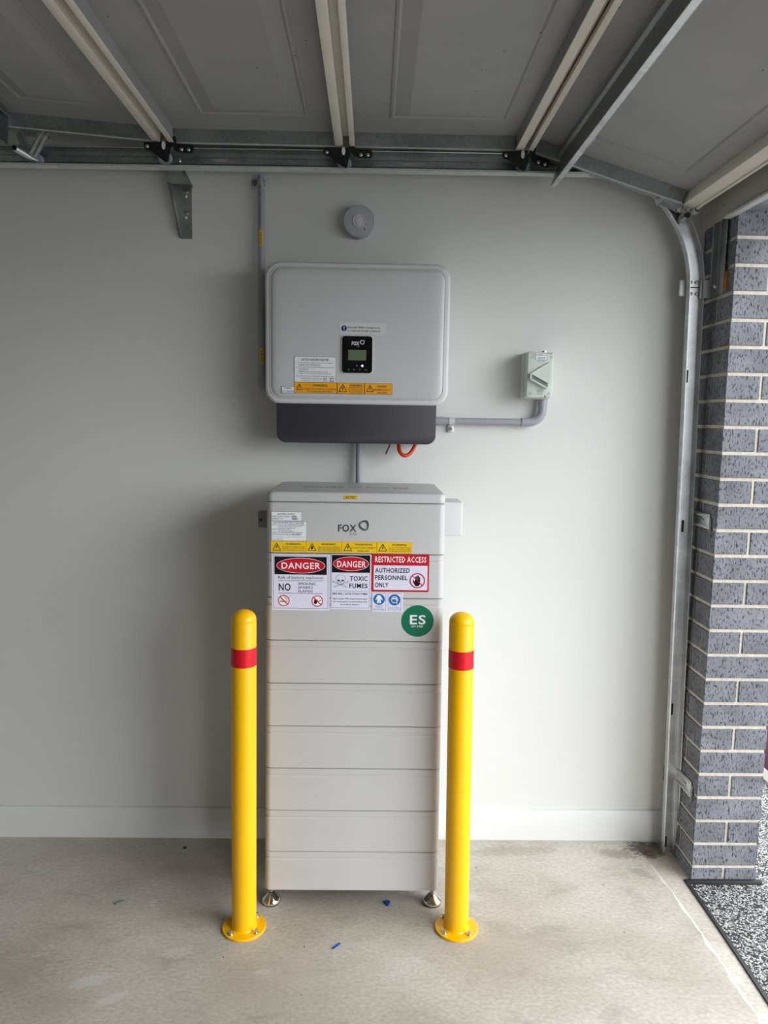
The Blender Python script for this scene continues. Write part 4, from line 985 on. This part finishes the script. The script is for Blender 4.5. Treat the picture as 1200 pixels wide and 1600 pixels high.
# ================================================================== SMOKE DETECTOR
det = thing('smoke_detector', (-.0565, 0, 2.261), 'round grey white smoke alarm on the wall above the inverter', 'smoke alarm')
dc = at(561, 345, 'y', -.045)
mb = MB(); mb.lathe((dc.x, 0, dc.z), [(.050, 0), (.052, .006), (.0535, .018), (.0535, .036), (.0525, .041), (.0505, .0425), (.0495, .0410), (.046, .0420), (.030, .0440), (.0235, .0442)], 'detw', 48, (0, -1, 0)); mb.build('housing', det)
mb = MB(); mb.lathe((dc.x, -.043, dc.z), [(.0215, 0), (.0210, .0045), (.0180, .0045), (.0170, .0015), (.0145, .0015), (.0135, .0042), (.008, .0052), (0, .0054)], 'invrim', 40, (0, -1, 0)); mb.build('test_button', det, label='round test button')
mb = MB(); mb.lathe((dc.x+.019, -.0425, dc.z-.027), [(.0024, 0), (.0024, .002), (0, .002)], 'black', 12, (0, -1, 0)); mb.build('indicator', det)

# ================================================================== BOLLARDS
def bollard(base, topx, topy, lab):
    r = .0378; t = thing('bollard', (base[0], base[1], 0), lab, 'bollard', 'yellow bollards with red bands')
    bx, by = base; sh = lambda z: (bx+(topx-bx)*z/1.02, by+(topy-by)*z/1.02, z)
    mb = MB(); n = 40
    L_ = []
    for z, rr in ((.008, r+.003), (.012, r), (.985, r), (.987, r-.0006), (.989, r)): L_.append([(sh(z)[0]+rr*math.cos(2*math.pi*i/n), sh(z)[1]+rr*math.sin(2*math.pi*i/n), z) for i in range(n)])
    for k in range(1, 8):
        a = R_(90*k/7); rr = max(r*math.cos(a), 1e-4); z = .992+.030*math.sin(a); L_.append([(sh(z)[0]+rr*math.cos(2*math.pi*i/n), sh(z)[1]+rr*math.sin(2*math.pi*i/n), z) for i in range(n)])
    mb.loft(L_, 'yellow'); mb.build('post', t)
    mb = MB(); L_ = []
    for z in (.853, .909):
        L_.append([(sh(z)[0]+(r+.0006)*math.cos(2*math.pi*i/n), sh(z)[1]+(r+.0006)*math.sin(2*math.pi*i/n), z) for i in range(n)])
    mb.loft(L_, 'redband', cap=False); mb.build('red_band', t, label='red reflective band')
    mb = MB(); mb.lathe((bx, by, 0), [(.0665, 0), (.0675, .002), (.0675, .007), (.0665, .008), (r, .008)], 'yellow', 44); mb.build('base_plate', t)
    for k in range(4):
        a = R_(45+90*k+(6 if bx < 0 else -4)); mb = MB(); c = (bx+.0535*math.cos(a), by+.0535*math.sin(a), .008)
        mb.lathe(c, [(.0085, 0), (.0085, .002), (.0062, .002), (.0062, .008), (.004, .009), (.004, .013), (0, .014)], 'steel', 12); mb.build('anchor_bolt', t)
bollard((-.3825, -.512), -.3775, -.505, 'yellow steel bollard with red band in front of the battery, left one')
bollard((.2850, -.510), .2745, -.505, 'yellow steel bollard with red band in front of the battery, right one')

# ================================================================== SMALL LITTER
def scrap(px, py, pts, h, m, name, lab, cat):
    c = at(px, py, 'z', .0); mb = MB(); mb.prism([(c.x+x, c.y+y) for x, y in pts], 'z', .0002, h, m); return tag(mb.build(name), lab, cat)
scrap(605, 1413, [(-.011, .006), (-.002, .012), (.010, .008), (.006, -.008), (.001, -.012), (-.004, -.006)], .008, 'bluescrap', 'plastic_scrap', 'small bright blue plastic scrap on the floor under the battery', 'scrap')
scrap(525, 1479, [(-.011, -.010), (-.007, -.012), (.013, .010), (.010, .013)], .004, 'bluescrap', 'wire_offcut', 'thin blue wire offcut on the concrete in front of the bollards', 'scrap')
scrap(186, 1411, [(-.014, -.006), (-.008, -.008), (.017, .007), (.010, .010)], .005, 'greyscrap', 'plastic_offcut', 'thin grey green offcut on the floor left of the bollards', 'scrap')
scrap(1014, 1333, [(-.012, -.010), (.010, -.014), (.018, .004), (.004, .012), (-.014, .008)], .006, 'leaf', 'dry_leaf', 'dry dark leaf on the floor against the foot of the track', 'leaf')
scrap(289, 1325, [(-.006, -.004), (.005, -.005), (.006, .004), (-.004, .005)], .004, 'black', 'dirt_crumb', 'tiny black crumb on the floor near the skirting', 'scrap')
# sack outside beyond the pier
sk = thing('sack', (1.93, .50, -.022), 'maroon and white sack standing outside behind the brick pier', 'sack')
mb = MB(); L_ = []
for z, d in ((0, .02), (.02, .0), (.075, -.004)): L_.append([(x, y, -.022+z) for x, y in rrect(1.80+d, 2.15-d, .40+d, .60-d, .05, 5)])
mb.loft(L_, 'sackw'); mb.build('sack_base', sk, label='white lower part of the sack')
mb = MB(); L_ = []
for z, d in ((.075, -.004), (.20, -.006), (.30, .004), (.36, .02), (.38, .045)): L_.append([(x, y, -.022+z) for x, y in rrect(1.80+d, 2.15-d, .40+d, .60-d, .05, 5)])
mb.loft(L_, 'maroon'); mb.build('sack_body', sk, label='maroon upper part of the sack')
